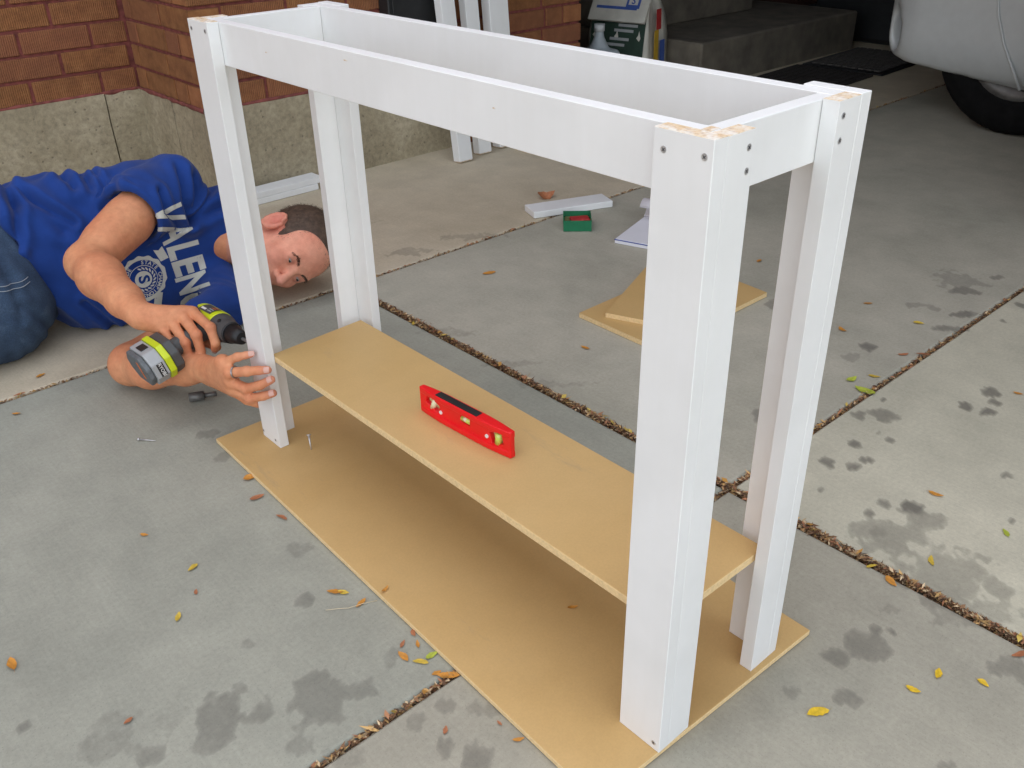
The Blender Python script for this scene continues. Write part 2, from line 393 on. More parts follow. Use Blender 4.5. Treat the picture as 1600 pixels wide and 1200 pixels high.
def smoothV(V, Q, it=1, lam=0.5):
    e = np.concatenate([Q[:, [0, 1]], Q[:, [1, 2]], Q[:, [2, 3]], Q[:, [3, 0]]]); e = np.concatenate([e, e[:, ::-1]])
    for _ in range(it):
        A = np.zeros_like(V); c = np.zeros(len(V)); np.add.at(A, e[:, 0], V[e[:, 1]]); np.add.at(c, e[:, 0], 1); V = V * (1 - lam) + lam * A / c[:, None]
    return V
def sdf_obj(name, g, mats, parent=None, it=1):
    V, Q = g.mesh(name); V = smoothV(V, Q, it) if it else V
    return link(name, fast_mesh(name, V, Q), mats, parent, True)
def setcol(me, C, name='Col'):
    a = me.color_attributes.new(name, 'FLOAT_COLOR', 'POINT'); c = np.ones((len(me.vertices), 4), np.float32); c[:, :3] = C; a.data.foreach_set('color', c.ravel())
# ================================================================== THE SETTING
FR=[0.6599, 0.7514]
STAINS=[(0.716,0.201,0.0129,0.0127,0.8),(0.737,0.164,0.0163,0.0127,0.8),(0.777,0.157,0.0153,0.0108,0.8),(0.635,0.167,0.0056,0.0058,0.6),(0.681,0.068,0.0132,0.0114,0.75),(0.699,0.034,0.0218,0.017,0.95),(0.687,-0.002,0.0299,0.0238,0.45),(0.636,0.072,0.0076,0.0091,0.75),(0.604,0.023,0.0503,0.0385,0.4),(0.602,0.034,0.0137,0.0104,0.6),(0.579,-0.084,0.0653,0.0578,0.38),(0.602,-0.158,0.0212,0.0121,0.4),(0.529,-0.159,0.0561,0.0257,0.25),(0.91,-0.033,0.0114,0.0107,0.7),(0.788,-0.098,0.0064,0.0074,0.7),(0.356,-0.075,0.0298,0.0257,0.45),(0.312,-0.061,0.0178,0.0198,0.5),(0.397,-0.071,0.0065,0.008,0.6),(0.412,-0.089,0.0064,0.0066,0.7),(0.257,-0.107,0.0161,0.0123,0.45),(0.21,-0.056,0.0128,0.0112,0.25),(0.468,-0.235,0.028,0.0228,0.4),(0.449,-0.063,0.0208,0.0084,0.2),(1.187,0.384,0.0144,0.0163,0.75),(0.998,0.246,0.0091,0.0107,0.8),(0.941,0.215,0.0229,0.0203,0.6),(0.905,0.25,0.0114,0.0126,0.6),(0.876,0.191,0.0074,0.0095,0.8),(0.868,0.162,0.0061,0.007,0.7),(0.808,0.203,0.0085,0.0114,0.8),(1.091,0.116,0.0103,0.016,0.85),(1.18,0.111,0.0171,0.0141,0.8),(1.149,0.085,0.0103,0.0136,0.75),(1.103,0.084,0.0178,0.0132,0.85),(1.498,0.314,0.0307,0.0152,0.7),(1.405,0.307,0.0329,0.0144,0.6),(1.635,0.378,0.0292,0.0212,0.6),(1.685,0.413,0.053,0.0536,0.25),(2.058,0.608,0.019,0.0173,0.6),(2.058,0.57,0.0263,0.017,0.5),(1.775,0.354,0.0167,0.0136,0.5),(2.055,0.457,0.0657,0.0328,0.35),(1.465,0.426,0.0189,0.0157,0.3),(1.483,0.378,0.0156,0.0155,0.3),(1.532,0.237,0.0076,0.0112,0.7),(1.647,0.244,0.0125,0.0161,0.7),(1.11,0.386,0.0198,0.0187,0.25),(1.22,0.659,0.019,0.0307,0.4),(0.762,0.386,0.0128,0.0223,0.5),(-0.088,0.999,0.0146,0.0181,0.3),(-0.075,1.085,0.0189,0.017,0.35),(-0.123,0.657,0.0209,0.0248,0.22),(-0.171,0.545,0.0127,0.0143,0.4),(-0.367,0.435,0.028,0.0425,0.45),(-0.398,0.409,0.0181,0.0209,0.35),(-0.419,0.477,0.022,0.0245,0.15),(-0.489,0.493,0.0346,0.0392,0.2),(-0.466,0.432,0.0137,0.0142,0.4),(-0.571,0.593,0.01,0.0068,0.5),(-0.259,0.371,0.0344,0.0455,0.38),(-0.215,0.345,0.0243,0.0203,0.3),(-0.324,0.405,0.0145,0.0187,0.4),(-0.189,0.189,0.0113,0.0135,0.4),(-0.162,0.146,0.0207,0.0189,0.5),(-0.145,0.244,0.0119,0.0096,0.35),(-0.108,0.203,0.0186,0.0127,0.28),(-0.189,0.25,0.0117,0.0124,0.25),(-0.318,0.321,0.0196,0.014,0.25),(-0.287,0.524,0.0129,0.0128,0.2),(-0.149,0.363,0.0081,0.0317,0.2),(-0.289,0.262,0.024,0.0192,0.2),(0.251,-0.246,0.011,0.0059,0.4),(0.545,1.107,0.0607,0.0204,0.2),(0.549,0.884,0.0567,0.0178,0.2),(0.61,1.14,0.0468,0.0179,0.12),(0.551,0.764,0.0682,0.0193,0.2),(0.978,0.688,0.021,0.0271,0.3),(0.782,1.582,0.0549,0.0248,0.3),(0.994,1.55,0.076,0.0266,0.25),(0.867,1.83,0.0395,0.0349,0.15),(0.713,0.467,0.0155,0.0202,0.2)]
LEAVES=[(-0.083,0.893,0.0257,'o'),(-0.104,0.83,0.0249,'r'),(-0.099,0.751,0.022,'r'),(-0.269,0.734,0.0184,'y'),(-0.291,0.678,0.0119,'r'),(-0.133,0.531,0.0217,'o'),(-0.125,0.52,0.0157,'y'),(-0.118,0.483,0.0194,'o'),(-0.097,0.379,0.013,'r'),(-0.121,0.372,0.0147,'r'),(-0.105,0.357,0.0147,'o'),(-0.133,0.351,0.0235,'o'),(-0.121,0.328,0.0197,'y'),(-0.103,0.327,0.0199,'g'),(-0.109,0.282,0.0282,'o'),(-0.118,0.296,0.0141,'o'),(-0.168,0.213,0.0116,'r'),(-0.11,0.174,0.0083,'r'),(-0.109,0.138,0.0147,'o'),(-0.093,0.117,0.0081,'g'),(-0.547,0.717,0.0271,'o'),(-0.334,0.645,0.0191,'y'),(-0.465,0.508,0.0118,'r'),(0.206,-0.094,0.0284,'Y'),(0.331,-0.161,0.0171,'Y'),(0.382,-0.171,0.0174,'Y'),(0.41,-0.219,0.0155,'Y'),(0.765,0.022,0.0222,'o'),(0.748,-0.105,0.0209,'g'),(0.595,-0.054,0.0242,'y'),(0.515,0.003,0.018,'y'),(0.504,-0.035,0.0216,'o'),(0.497,-0.231,0.0249,'r'),(1.391,0.504,0.0221,'o'),(1.375,0.365,0.0212,'y'),(1.217,0.471,0.0269,'o'),(1.237,0.284,0.0284,'r'),(0.998,0.289,0.0398,'g'),(1.069,0.307,0.0245,'y'),(1.022,0.332,0.0298,'g'),(1.213,0.069,0.0184,'o'),(1.204,0.312,0.0255,'r'),(0.846,1.306,0.038,'o'),(0.721,0.824,0.0233,'o'),(0.513,1.199,0.0186,'y'),(1.427,0.848,0.021,'o'),(-0.236,1.566,0.0198,'o'),(-0.328,1.431,0.0158,'o'),(-0.293,0.868,0.0129,'o'),(-0.297,1.512,0.0246,'r')]
FOLDS=[[(-0.174, 0.403), (-0.142, 0.369), (-0.097, 0.322), (-0.048, 0.271)], [(-0.145, 0.369), (-0.148, 0.327), (-0.176, 0.254)], [(-0.144, 0.333), (-0.115, 0.331), (-0.093, 0.311), (-0.071, 0.263)], [(0.122, 0.33), (0.123, 0.284), (0.158, 0.227)], [(0.18, 0.233), (0.182, 0.293), (0.199, 0.344)], [(0.185, 0.232), (0.217, 0.277), (0.233, 0.321)], [(0.188, 0.231), (0.247, 0.262), (0.291, 0.284)], [(0.19, 0.227), (0.257, 0.243), (0.3, 0.246)], [(0.224, -0.01), (0.306, -0.011)], [(-0.192, 0.338), (-0.187, 0.264), (-0.172, 0.169), (-0.153, 0.083)], [(-0.027, 0.379), (-0.016, 0.339)], [(0.021, 0.375), (0.018, 0.332)], [(0.046, 0.37), (0.046, 0.325), (0.021, 0.285)], [(-0.197, 0.129), (-0.152, 0.033), (-0.115, 0.003)], [(-0.052, 0.196), (-0.035, 0.143)], [(-0.078, 0.091), (-0.023, 0.005)]]
JF=[[(-0.225, 0.254), (-0.222, 0.193), (-0.229, 0.118)], [(-0.256, 0.143), (-0.215, 0.098), (-0.186, 0.023)], [(-0.264, 0.114), (-0.233, 0.056), (-0.23, -0.011)], [(-0.272, 0.086), (-0.261, 0.026)], [(-0.215, 0.145), (-0.172, 0.075), (-0.162, 0.031)], [(-0.236, 0.212), (-0.209, 0.207)]]
ground = box('ground', (-40, -40, -0.30), (40, 40, -0.030), 'soil', None, 0); tag(ground, kind='structure')
def stain_field(X, Y):
    out = np.zeros(X.shape); fr = np.array(FR); rt = np.array([fr[1], -fr[0]])
    nz = np.array([noise.noise(Vector((x * 38, y * 38, 0.3))) + 0.5 * noise.noise(Vector((x * 95, y * 95, 1.3))) for x, y in zip(X.ravel(), Y.ravel())]).reshape(X.shape)
    for x, y, a, b, d in STAINS:
        dx, dy = X - x, Y - y
        r = np.sqrt(((dx * rt[0] + dy * rt[1]) / a) ** 2 + ((dx * fr[0] + dy * fr[1]) / b) ** 2)
        out = np.maximum(out, d * np.clip((1.25 + 0.85 * nz - r) / 0.40, 0, 1))
    return out
def slab(x0, x1, y0, y1, mat_):
    def axis(a, b, lo, hi):
        d = [a, a + 0.005, b - 0.005, b]; c = np.arange(max(a, lo), min(b, hi), 0.008).tolist() if hi > a and lo < b else []
        far = np.linspace(a, b, 14).tolist(); v = sorted(set(np.round([x for x in d + c + far], 4)))
        v = [q for q in v if not (a < q < a + 0.0049 or b - 0.0049 < q < b)]
        return np.array(v)
    xs, ys = axis(x0, x1, -0.75, 1.9), axis(y0, y1, -0.45, 1.75)
    X, Y = np.meshgrid(xs, ys, indexing='ij'); Z = np.zeros_like(X)
    edge = np.zeros(X.shape, bool); edge[0] = edge[-1] = True; edge[:, 0] = edge[:, -1] = True
    Z[edge] = -0.004; Z += np.where(edge, 0, 0.0)
    nx, ny = X.shape; V = np.stack([X, Y, Z], -1).reshape(-1, 3); id_ = np.arange(nx * ny).reshape(nx, ny)
    Q = np.stack([id_[:-1, :-1], id_[1:, :-1], id_[1:, 1:], id_[:-1, 1:]], -1).reshape(-1, 4)
    # skirt
    loop = np.concatenate([id_[:-1, 0], id_[-1, :-1], id_[:0:-1, -1], id_[0, :0:-1]]); W = V[loop].copy(); W[:, 2] = -0.032; n0 = len(V)
    V = np.concatenate([V, W]); k = len(loop); j = np.arange(k)
    Q = np.concatenate([Q, np.stack([loop, n0 + j, n0 + (j + 1) % k, np.roll(loop, -1)], -1)])
    o = link('slab', fast_mesh('slab', V, Q), mat_, ground)
    st = np.zeros(len(V), np.float32); st[:nx * ny] = stain_field(X, Y).ravel()
    a = o.data.attributes.new('stain', 'FLOAT', 'POINT'); a.data.foreach_set('value', st)
    return o
slab(-9, 0.517, -9, 0.276, 'slab_near'); slab(0.536, 9, -9, 0.276, 'slab_right')
slab(-9, 0.517, 0.286, 1.5045, 'slab_left'); slab(0.536, 9, 0.286, 1.5045, 'slab_mid')
slab(-9, 9, 1.513, 6, 'slab_far')

# leaf litter packed in the joints
def litter(name, label, segs, n, width, seed, hz):
    r = random.Random(seed); V, F, C = [], [], []
    cols = [(0.16, 0.085, 0.045), (0.24, 0.13, 0.065), (0.34, 0.20, 0.09), (0.10, 0.055, 0.03), (0.50, 0.31, 0.12), (0.36, 0.16, 0.08), (0.56, 0.42, 0.25)]
    for i in range(n):
        (ax, ay), (bx, by) = r.choice(segs); t = r.random(); x = ax + (bx - ax) * t; y = ay + (by - ay) * t
        dn = noise.noise(Vector((x * 9, y * 9, seed))) ; w = width * (0.75 + 0.7 * dn)
        d = Vector((bx - ax, by - ay)).normalized(); p = Vector((-d.y, d.x)) * r.gauss(0, 0.42) * w
        if abs(dn) < 0.04 and r.random() < 0.5: continue
        z = r.uniform(-0.012, hz * (1.0 - min(1, p.length / (w + 1e-6)) * 0.6)); L = r.uniform(0.002, 0.008) * (2.2 if r.random() < 0.06 else 1); wd = r.uniform(0.0008, 0.0028)
        big = r.random() < 0.007
        if big: L, wd, z = r.uniform(0.006, 0.012), r.uniform(0.0025, 0.0045), hz
        a = r.uniform(0, math.pi); ti = r.uniform(-0.5, 0.5); u = Vector((math.cos(a) * math.cos(ti), math.sin(a) * math.cos(ti), math.sin(ti))) * L; v = Vector((-math.sin(a), math.cos(a), r.uniform(-.6, .6))) * wd
        c = Vector((x + p.x, y + p.y, z)); k = len(V)
        V += [c - u, c + v, c + u, c - v]; F.append((k, k + 1, k + 2, k + 3)); cc = r.choice([(0.52, 0.27, 0.06), (0.5, 0.36, 0.08), (0.42, 0.2, 0.1)]) if big else r.choice(cols); f = r.uniform(0.6, 1.3); C += [tuple(q * f for q in cc)] * 4
    me = from_arrays(name, V, F); setcol(me, np.array(C))
    t = NT(name + '_bits'); t.col(t.attr('Col', 'Color')).set(Roughness=0.9)
    o = link(name, me, t.m); tag(o, label, 'leaf litter', kind='stuff')
litter('leaf_litter', 'brown shredded leaf litter packed in the wide joint behind the table', [((0.527, -1.0), (0.527, 0.4)), ((0.527, 0.4), (0.527, 1.52))], 13000, 0.0115, 3, 0.006)
litter('leaf_litter', 'thin line of dry litter in the joint below the lying man and across to the brown leaf', [((-1.0, 1.509), (3.9, 1.509))], 5200, 0.006, 5, 0.0015)
litter('leaf_litter', 'thin line of dry litter in the joint running under the table to the right edge', [((-1.0, 0.281), (2.6, 0.281))], 5600, 0.007, 8, 0.003)

# ------------------------------------------------------------------ house: foundation, mortar, single bricks
house = thing('house', 'brown ribbed brick house wall on a rough concrete foundation', 'building', (0.6, 2.4, 0))
ZB, PITCH, BL, BH, JT = 0.303, 0.0757, 0.2145, 0.0655, 0.0115
def fpanel(lo, hi):
    bm = bmesh.new(); lo, hi = Vector(lo), Vector(hi); bm_box(bm, lo, hi)
    bmesh.ops.subdivide_edges(bm, edges=bm.edges, cuts=9, use_grid_fill=True)
    for v in bm.verts:
        q = v.co * 14; v.co += Vector((noise.noise(q), noise.noise(q + Vector((9, 0, 0))), noise.noise(q + Vector((0, 9, 0))) * 0.8)) * 0.0035
    bm_obj('foundation_panel', bm, 'foundation', house)
fpanel((-3.0, 2.862, -0.02), (0.468, 3.0, 0.299)); fpanel((0.473, 2.865, -0.02), (0.60, 3.0, 0.297))
fpanel((0.589, 2.60, -0.02), (0.72, 2.87, 0.297)); fpanel((0.591, 2.352, -0.02), (0.72, 2.597, 0.300))
fpanel((0.72, 2.3535, -0.02), (1.12, 2.6, 0.298)); fpanel((1.123, 2.352, -0.02), (1.56, 2.6, 0.299))
mp_ = bmesh.new()
bm_box(mp_, (-3.0, 2.877, 0.28), (0.62, 3.0, 1.3)); bm_box(mp_, (0.602, 2.367, 0.28), (0.72, 2.9, 1.3)); bm_box(mp_, (0.72, 2.368, 0.28), (1.57, 2.5, 1.3))
bm_box(mp_, (1.567, 2.352, -0.02), (2.248, 3.3, 1.3))
bm_obj('mortar', mp_, 'mortar', house)
# smeared mortar bead between foundation and bricks
for a, b in (((-1.0, 2.868, 0.30), (0.592, 2.868, 0.30)), ((0.592, 2.36, 0.30), (0.592, 2.868, 0.30)), ((0.592, 2.358, 0.30), (1.56, 2.358, 0.30))):
    bm = bmesh.new(); a, b = Vector(a), Vector(b); n = int((b - a).length / 0.012); ring = []
    for i in range(n + 1):
        c = a.lerp(b, i / n); d = (b - a).normalized(); s_ = Vector((-d.y, d.x, 0)); w = 0.0055 + 0.0035 * noise.noise(c * 23)
        ring.append([bm.verts.new(c + s_ * math.cos(q) * w * 0.8 + Vector((0, 0, math.sin(q) * w * 1.3))) for q in [j * math.pi / 3 for j in range(6)]])
    for i in range(n):
        for j in range(6): bm.faces.new((ring[i][j], ring[i][(j + 1) % 6], ring[i + 1][(j + 1) % 6], ring[i + 1][j]))
    bm_obj('mortar_bead', bm, 'mortar', house, True)
brick_cache = {}
def brick_mesh(L):
    k = round(L, 3)
    if k not in brick_cache:
        bm = bmesh.new(); bm_box(bm, (-L / 2, -0.05, -BH / 2), (L / 2, 0.05, BH / 2), 0.0025)
        me = bpy.data.meshes.new('brick'); bm.to_mesh(me); bm.free(); me.materials.append(M['brick']); brick_cache[k] = me
    return brick_cache[k]
def brick(c, L, rz):
    o = bpy.data.objects.new('brick', brick_mesh(L)); COL.objects.link(o)
    o.location = c; o.rotation_euler = (random.gauss(0, 0.004), random.gauss(0, 0.006), rz + random.gauss(0, 0.004)); parent_to(o, house)
def course(x0, x1, yface, z, off, axis, depth=0.05, sgn=1):
    """bricks along one axis between x0 and x1; joints at off + k*pitch"""
    p = BL + JT; k = math.floor((x0 - off) / p); e = []
    while off + k * p < x1:
        a, b = max(x0, off + k * p + JT / 2), min(x1, off + (k + 1) * p - JT / 2); k += 1
        if b - a < 0.03: continue
        m = (a + b) / 2; j = random.gauss(0, 0.0012)
        if axis == 'x': brick((m, yface + depth + j, z), b - a, 0.0)
        else: brick((yface + depth * sgn + j, m, z), b - a, math.pi / 2 * -sgn)
for i in range(12):
    z = ZB + PITCH * i + BH / 2; odd = i % 2
    course(-0.45, 0.590, 2.87, z, 0.246 + (0.113 if odd else 0.0), 'x')
    if odd:
        course(2.36, 2.866, 0.595, z, 2.36 - JT / 2 + 0.0, 'y'); course(0.705, 1.558, 2.36, z, 0.705 - JT / 2, 'x')
    else:
        course(2.4715, 2.866, 0.595, z, 2.4715 + 0.09, 'y'); course(0.595, 1.558, 2.36, z, 0.595 - JT / 2, 'x')
for i in range(16):
    z = 0.006 + PITCH * i + BH / 2; odd = i % 2
    if odd: course(1.562, 2.146, 2.345, z, 2.146 + JT / 2 - 0.1, 'x'); course(2.345, 2.8, 2.255, z, 2.345 - JT / 2, 'y', sgn=-1)
    else: course(1.562, 2.255, 2.345, z, 2.255 + JT / 2, 'x'); course(2.4565, 2.8, 2.255, z, 2.4565 - JT / 2, 'y', sgn=-1)
def farbrick():
    t = NT('far_brickwork'); o = t.tex().outputs['Object']
    b = t.n.new('ShaderNodeTexBrick'); b.inputs['Scale'].default_value = 1.0; b.inputs['Brick Width'].default_value = 0.226; b.inputs['Row Height'].default_value = 0.0757
    b.inputs['Mortar Size'].default_value = 0.006; b.inputs['Color1'].default_value = (0.27, 0.115, 0.05, 1); b.inputs['Color2'].default_value = (0.33, 0.12, 0.06, 1); b.inputs['Mortar'].default_value = (0.23, 0.068, 0.055, 1)
    mp = t.n.new('ShaderNodeMapping'); mp.inputs['Rotation'].default_value = (math.pi / 2, 0, 0); t.l.new(o, mp.inputs['Vector']); t.l.new(mp.outputs[0], b.inputs['Vector'])
    t.col(b.outputs['Color']).set(Roughness=0.9); return t.m
M['farbrick'] = farbrick()
uw = bmesh.new()
bm_box(uw, (-8.0, 2.872, 1.301), (0.60, 3.0, 5.6)); bm_box(uw, (0.60, 2.362, 1.301), (1.562, 3.0, 5.6)); bm_box(uw, (1.562, 2.347, 1.301), (2.25, 3.3, 5.6)); bm_box(uw, (2.25, 3.31, 2.8), (9, 3.6, 5.6)); bm_box(uw, (-8.0, 2.872, 0.0), (-3.002, 3.0, 1.3)); bm_box(uw, (-3.0, 2.872, 0.0), (-0.46, 2.876, 1.3))
bm_obj('upper_wall', uw, 'farbrick', house)  # out of view; built two storeys tall to keep direct sun off the scene
# garage alcove behind the pillar; unseen front wall piece added to darken the interior
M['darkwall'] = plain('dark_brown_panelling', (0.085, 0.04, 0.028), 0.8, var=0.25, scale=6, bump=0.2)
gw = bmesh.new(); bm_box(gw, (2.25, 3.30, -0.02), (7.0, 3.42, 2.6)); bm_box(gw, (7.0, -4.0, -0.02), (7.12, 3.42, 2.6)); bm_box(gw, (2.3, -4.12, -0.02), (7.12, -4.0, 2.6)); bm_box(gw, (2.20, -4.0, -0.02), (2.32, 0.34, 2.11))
o = bm_obj('garage_wall', gw, 'darkwall'); tag(o, 'dark brown carport walls with an unseen front wall added for shade', 'wall')
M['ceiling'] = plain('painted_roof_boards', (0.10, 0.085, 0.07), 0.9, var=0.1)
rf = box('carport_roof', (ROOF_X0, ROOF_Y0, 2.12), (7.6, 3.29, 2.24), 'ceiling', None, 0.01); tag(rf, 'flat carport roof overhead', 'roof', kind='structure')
# ------------------------------------------------------------------ far things in the carport
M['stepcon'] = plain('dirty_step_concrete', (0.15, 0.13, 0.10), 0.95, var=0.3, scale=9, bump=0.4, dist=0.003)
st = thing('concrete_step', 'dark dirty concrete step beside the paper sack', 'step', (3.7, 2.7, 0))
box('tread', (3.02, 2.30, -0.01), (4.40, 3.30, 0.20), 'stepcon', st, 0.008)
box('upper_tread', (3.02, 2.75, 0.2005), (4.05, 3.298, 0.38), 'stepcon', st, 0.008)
bn = thing('waste_bin', 'tall black bin in the shade right of the concrete step', 'bin', (4.9, 2.35, 0))
prism('bin_body', [(-0.27, -0.27), (0.27, -0.27), (0.27, 0.27), (-0.27, 0.27)], 0, 0.98, ((4.86, 2.42, 0.0), (1, 0, 0), (0, 1, 0), (0, 0, 1)), 'black', bn, 0.03)
prism('lid', [(-0.30, -0.31), (0.30, -0.31), (0.30, 0.30), (-0.30, 0.30)], 0.985, 1.06, ((4.86, 2.42, 0.0), (1, 0, 0), (0, 1, 0), (0, 0, 1)), 'black', bn, 0.03)
for sx in (-0.22, 0.22): cyl('bin_wheel', (4.86 + sx - 0.03, 2.70, 0.09), (4.86 + sx + 0.03, 2.70, 0.09), 0.09, 'black', bn)
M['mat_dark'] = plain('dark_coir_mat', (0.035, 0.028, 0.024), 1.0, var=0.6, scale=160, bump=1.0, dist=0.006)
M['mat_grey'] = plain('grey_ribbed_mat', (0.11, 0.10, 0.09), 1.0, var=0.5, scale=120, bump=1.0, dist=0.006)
def mat_thing(label, cx, cy, lx, ly, rz, body, rim):
    t = thing('door_mat', label, 'mat', (cx, cy, 0.0), 'door mats by the concrete step')
    m = Matrix.Translation((cx, cy, 0)) @ Matrix.Rotation(rz, 4, 'Z')
    box('rim', (-lx / 2, -ly / 2, 0.001), (lx / 2, ly / 2, 0.010), rim, t, 0.003, m)
    for i in range(9):
        y = -ly / 2 + 0.03 + (ly - 0.06) * i / 8.99
        box('rib', (-lx / 2 + 0.03, y, 0.0102), (lx / 2 - 0.03, y + (ly - 0.06) / 9 - 0.008, 0.018), body, t, 0.003, m)
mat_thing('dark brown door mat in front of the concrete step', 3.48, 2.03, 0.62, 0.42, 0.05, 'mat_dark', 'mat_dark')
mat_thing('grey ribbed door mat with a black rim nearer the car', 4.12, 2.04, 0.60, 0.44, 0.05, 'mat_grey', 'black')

# paper sack
M['sack'] = plain('white_paper_sack', (0.56, 0.54, 0.47), 0.75, var=0.12, scale=14, bump=0.3, dist=0.004)
M['sack_green'] = plain('dark_green_print', (0.02, 0.045, 0.03), 0.6, var=0.2)
M['sack_blue'] = plain('blue_print', (0.05, 0.10, 0.34), 0.6, var=0.15)
M['sack_red'] = plain('red_print', (0.42, 0.03, 0.03), 0.6, var=0.15)
M['sack_yellow'] = plain('yellow_print', (0.55, 0.34, 0.03), 0.6, var=0.15)
M['sack_navy'] = plain('navy_print', (0.02, 0.04, 0.12), 0.6, var=0.15)
sk = thing('paper_sack', 'white and dark green paper sack with folded top beside the concrete step', 'sack', (2.80, 2.55, 0))
FRc = Vector((2.77, 2.42, 0)); WL = Vector((-0.22, 0.975, 0)).normalized(); DP = Vector((0.975, 0.22, 0)).normalized(); UPv = Vector((0, 0, 1))
def sackp(w, d, z): return FRc + WL * w + DP * d + UPv * z
bm = bmesh.new(); Wd, Dd = 0.31, 0.19; prof = [(0.0, 0.0, 0.0), (0.10, -0.012, -0.006), (0.24, -0.008, 0.0), (0.33, 0.012, 0.02), (0.40, 0.05, 0.05), (0.445, 0.08, 0.08)]
rows = []
for z, inn, inw in prof:
    r_ = []
    for i in range(9): r_.append(sackp(inw * 0.4 + (Wd - inw * 0.8) * i / 8, inn + 0.006 * math.sin(i * 2.1 + z * 9), z))
    for i in range(1, 5): r_.append(sackp(Wd - inw * 0.4 - 0.012 * math.sin(i * 0.8), inn + (Dd - 2 * inn) * i / 5, z))
    for i in range(9): r_.append(sackp(Wd - inw * 0.4 - (Wd - inw * 0.8) * i / 8, Dd - inn, z))
    for i in range(1, 5): r_.append(sackp(inw * 0.4 + 0.03 * (z / 0.44) * math.sin(i * 0.63), Dd - inn - (Dd - 2 * inn) * i / 5, z))
    rows.append([bm.verts.new(p) for p in r_])
n = len(rows[0])
for a, b in zip(rows, rows[1:]):
    for i in range(n): bm.faces.new((a[i], a[(i + 1) % n], b[(i + 1) % n], b[i]))
bm.faces.new(rows[-1]); bmesh.ops.recalc_face_normals(bm, faces=bm.faces)
bm_obj('sack_body', bm, 'sack', sk, True)
def quad(name, pts, mat_, parent, thick=0.0015):
    bm = bmesh.new(); p = [Vector(x) for x in pts]; nrm = (p[1] - p[0]).cross(p[2] - p[0]).normalized() * thick
    A = [bm.verts.new(x) for x in p]; B = [bm.verts.new(x + nrm) for x in p]
    bm.faces.new(A[::-1]); bm.faces.new(B)
    for i in range(len(p)): bm.faces.new((A[i], A[(i + 1) % len(p)], B[(i + 1) % len(p)], B[i]))
    return bm_obj(name, bm, mat_, parent)
q_ = lambda w0, w1, z0, z1, d0, d1: [sackp(w1, d0, z0), sackp(w0, d0, z0), sackp(w0, d1, z1), sackp(w1, d1, z1)]
quad('green_panel', q_(0.012, 0.295, 0.16, 0.33, -0.022, 0.004), 'sack_green', sk)
quad('red_panel', q_(0.06, 0.295, 0.09, 0.158, -0.026, -0.023), 'sack_red', sk)
quad('navy_panel', q_(0.012, 0.295, 0.005, 0.088, -0.022, -0.026), 'sack_navy', sk)
quad('folded_flap', q_(0.005, 0.30, 0.305, 0.452, -0.024, 0.066), 'sack', sk, 0.012)
fl = (sackp(0, 0.066, 0.452) - sackp(0, -0.024, 0.305)).normalized()
flap_o = lambda w, t: sackp(w, -0.024, 0.305) + fl * t + fl.cross(WL) * -0.0
nf = (-WL).cross(fl).normalized()
def fq(name, w0, w1, t0, t1, mat_, off=0.0125):
    quad(name, [flap_o(w1, t0) + nf * off, flap_o(w0, t0) + nf * off, flap_o(w0, t1) + nf * off, flap_o(w1, t1) + nf * off], mat_, sk, 0.0008)
fq('blue_stripe', 0.06, 0.27, 0.055, 0.068, 'sack_blue'); fq('blue_emblem', 0.05, 0.12, 0.062, 0.125, 'sack_blue', 0.0130); fq('emblem_center', 0.062, 0.108, 0.078, 0.115, 'sack', 0.0145)
flat_text('emblem_letter', 'S', 0.045, flap_o(0.085, 0.096) + nf * 0.0155, -WL, fl, 'sack_blue', sk, 0.001)
flat_text('sack_lettering', 'FORD', 0.075, sackp(0.16, -0.0285, 0.122), -WL, UPv, 'ink_white', sk, 0.001)
for i, zz in enumerate((0.285, 0.262, 0.225, 0.2)): quad('small_print', q_(0.05 + 0.02 * i, 0.15 + 0.02 * i, zz, zz + 0.012, -0.0245 + (zz - .16) * .15, -0.0245 + (zz - .148) * .15), 'silver_plastic', sk, 0.001)
gq = lambda d0, d1, z0, z1: [sackp(-0.014, d0, z0), sackp(-0.014, d1, z0), sackp(-0.010, d1, z1), sackp(-0.010, d0, z1)]
quad('yellow_strip', gq(0.045, 0.085, 0.06, 0.27), 'sack_yellow', sk); quad('red_strip', gq(0.055, 0.10, 0.272, 0.36), 'sack_red', sk); quad('blue_strip', gq(0.105, 0.15, 0.10, 0.22), 'sack_blue', sk); quad('navy_strip', gq(0.09, 0.18, 0.01, 0.09), 'sack_navy', sk)
# plastic jug
M['jug'] = plain('cloudy_white_plastic', (0.42, 0.47, 0.50), 0.35, var=0.08); M['cap'] = plain('white_cap', (0.6, 0.62, 0.62), 0.4)
jg = thing('plastic_jug', 'cloudy white plastic jug standing left of the paper sack', 'jug', (2.565, 2.53, 0))
g = Grid((2.44, 2.40, -0.01), (2.69, 2.66, 0.34), 0.005)
g.rbox((2.565, 2.53, 0.105), (0.075, 0.075, 0.105), 0.025, k=0.01); g.cap((2.565, 2.53, 0.18), (2.565, 2.53, 0.265), 0.062, 0.022, k=0.02); g.cap((2.565, 2.53, 0.25), (2.565, 2.53, 0.29), 0.02, 0.02, k=0.005)
g.cap((2.51, 2.48, 0.14), (2.51, 2.48, 0.20), 0.018, 0.018, k=0.008, mode='sub')
g.fun(lambda X, Y, Z: -Z + 0 * X + 0 * Y, 0, 'int'); sdf_obj('jug_body', g, 'jug', jg); cyl('cap', (2.565, 2.53, 0.288), (2.565, 2.53, 0.318), 0.024, 'cap', jg)
pk = thing('small_package', 'pale crumpled package with yellow print by the brick pillar', 'package', (2.40, 2.62, 0))
pm = Matrix.Translation((2.40, 2.66, 0.0)) @ Matrix.Rotation(0.5, 4, 'Z') @ Matrix.Rotation(-0.35, 4, 'X')
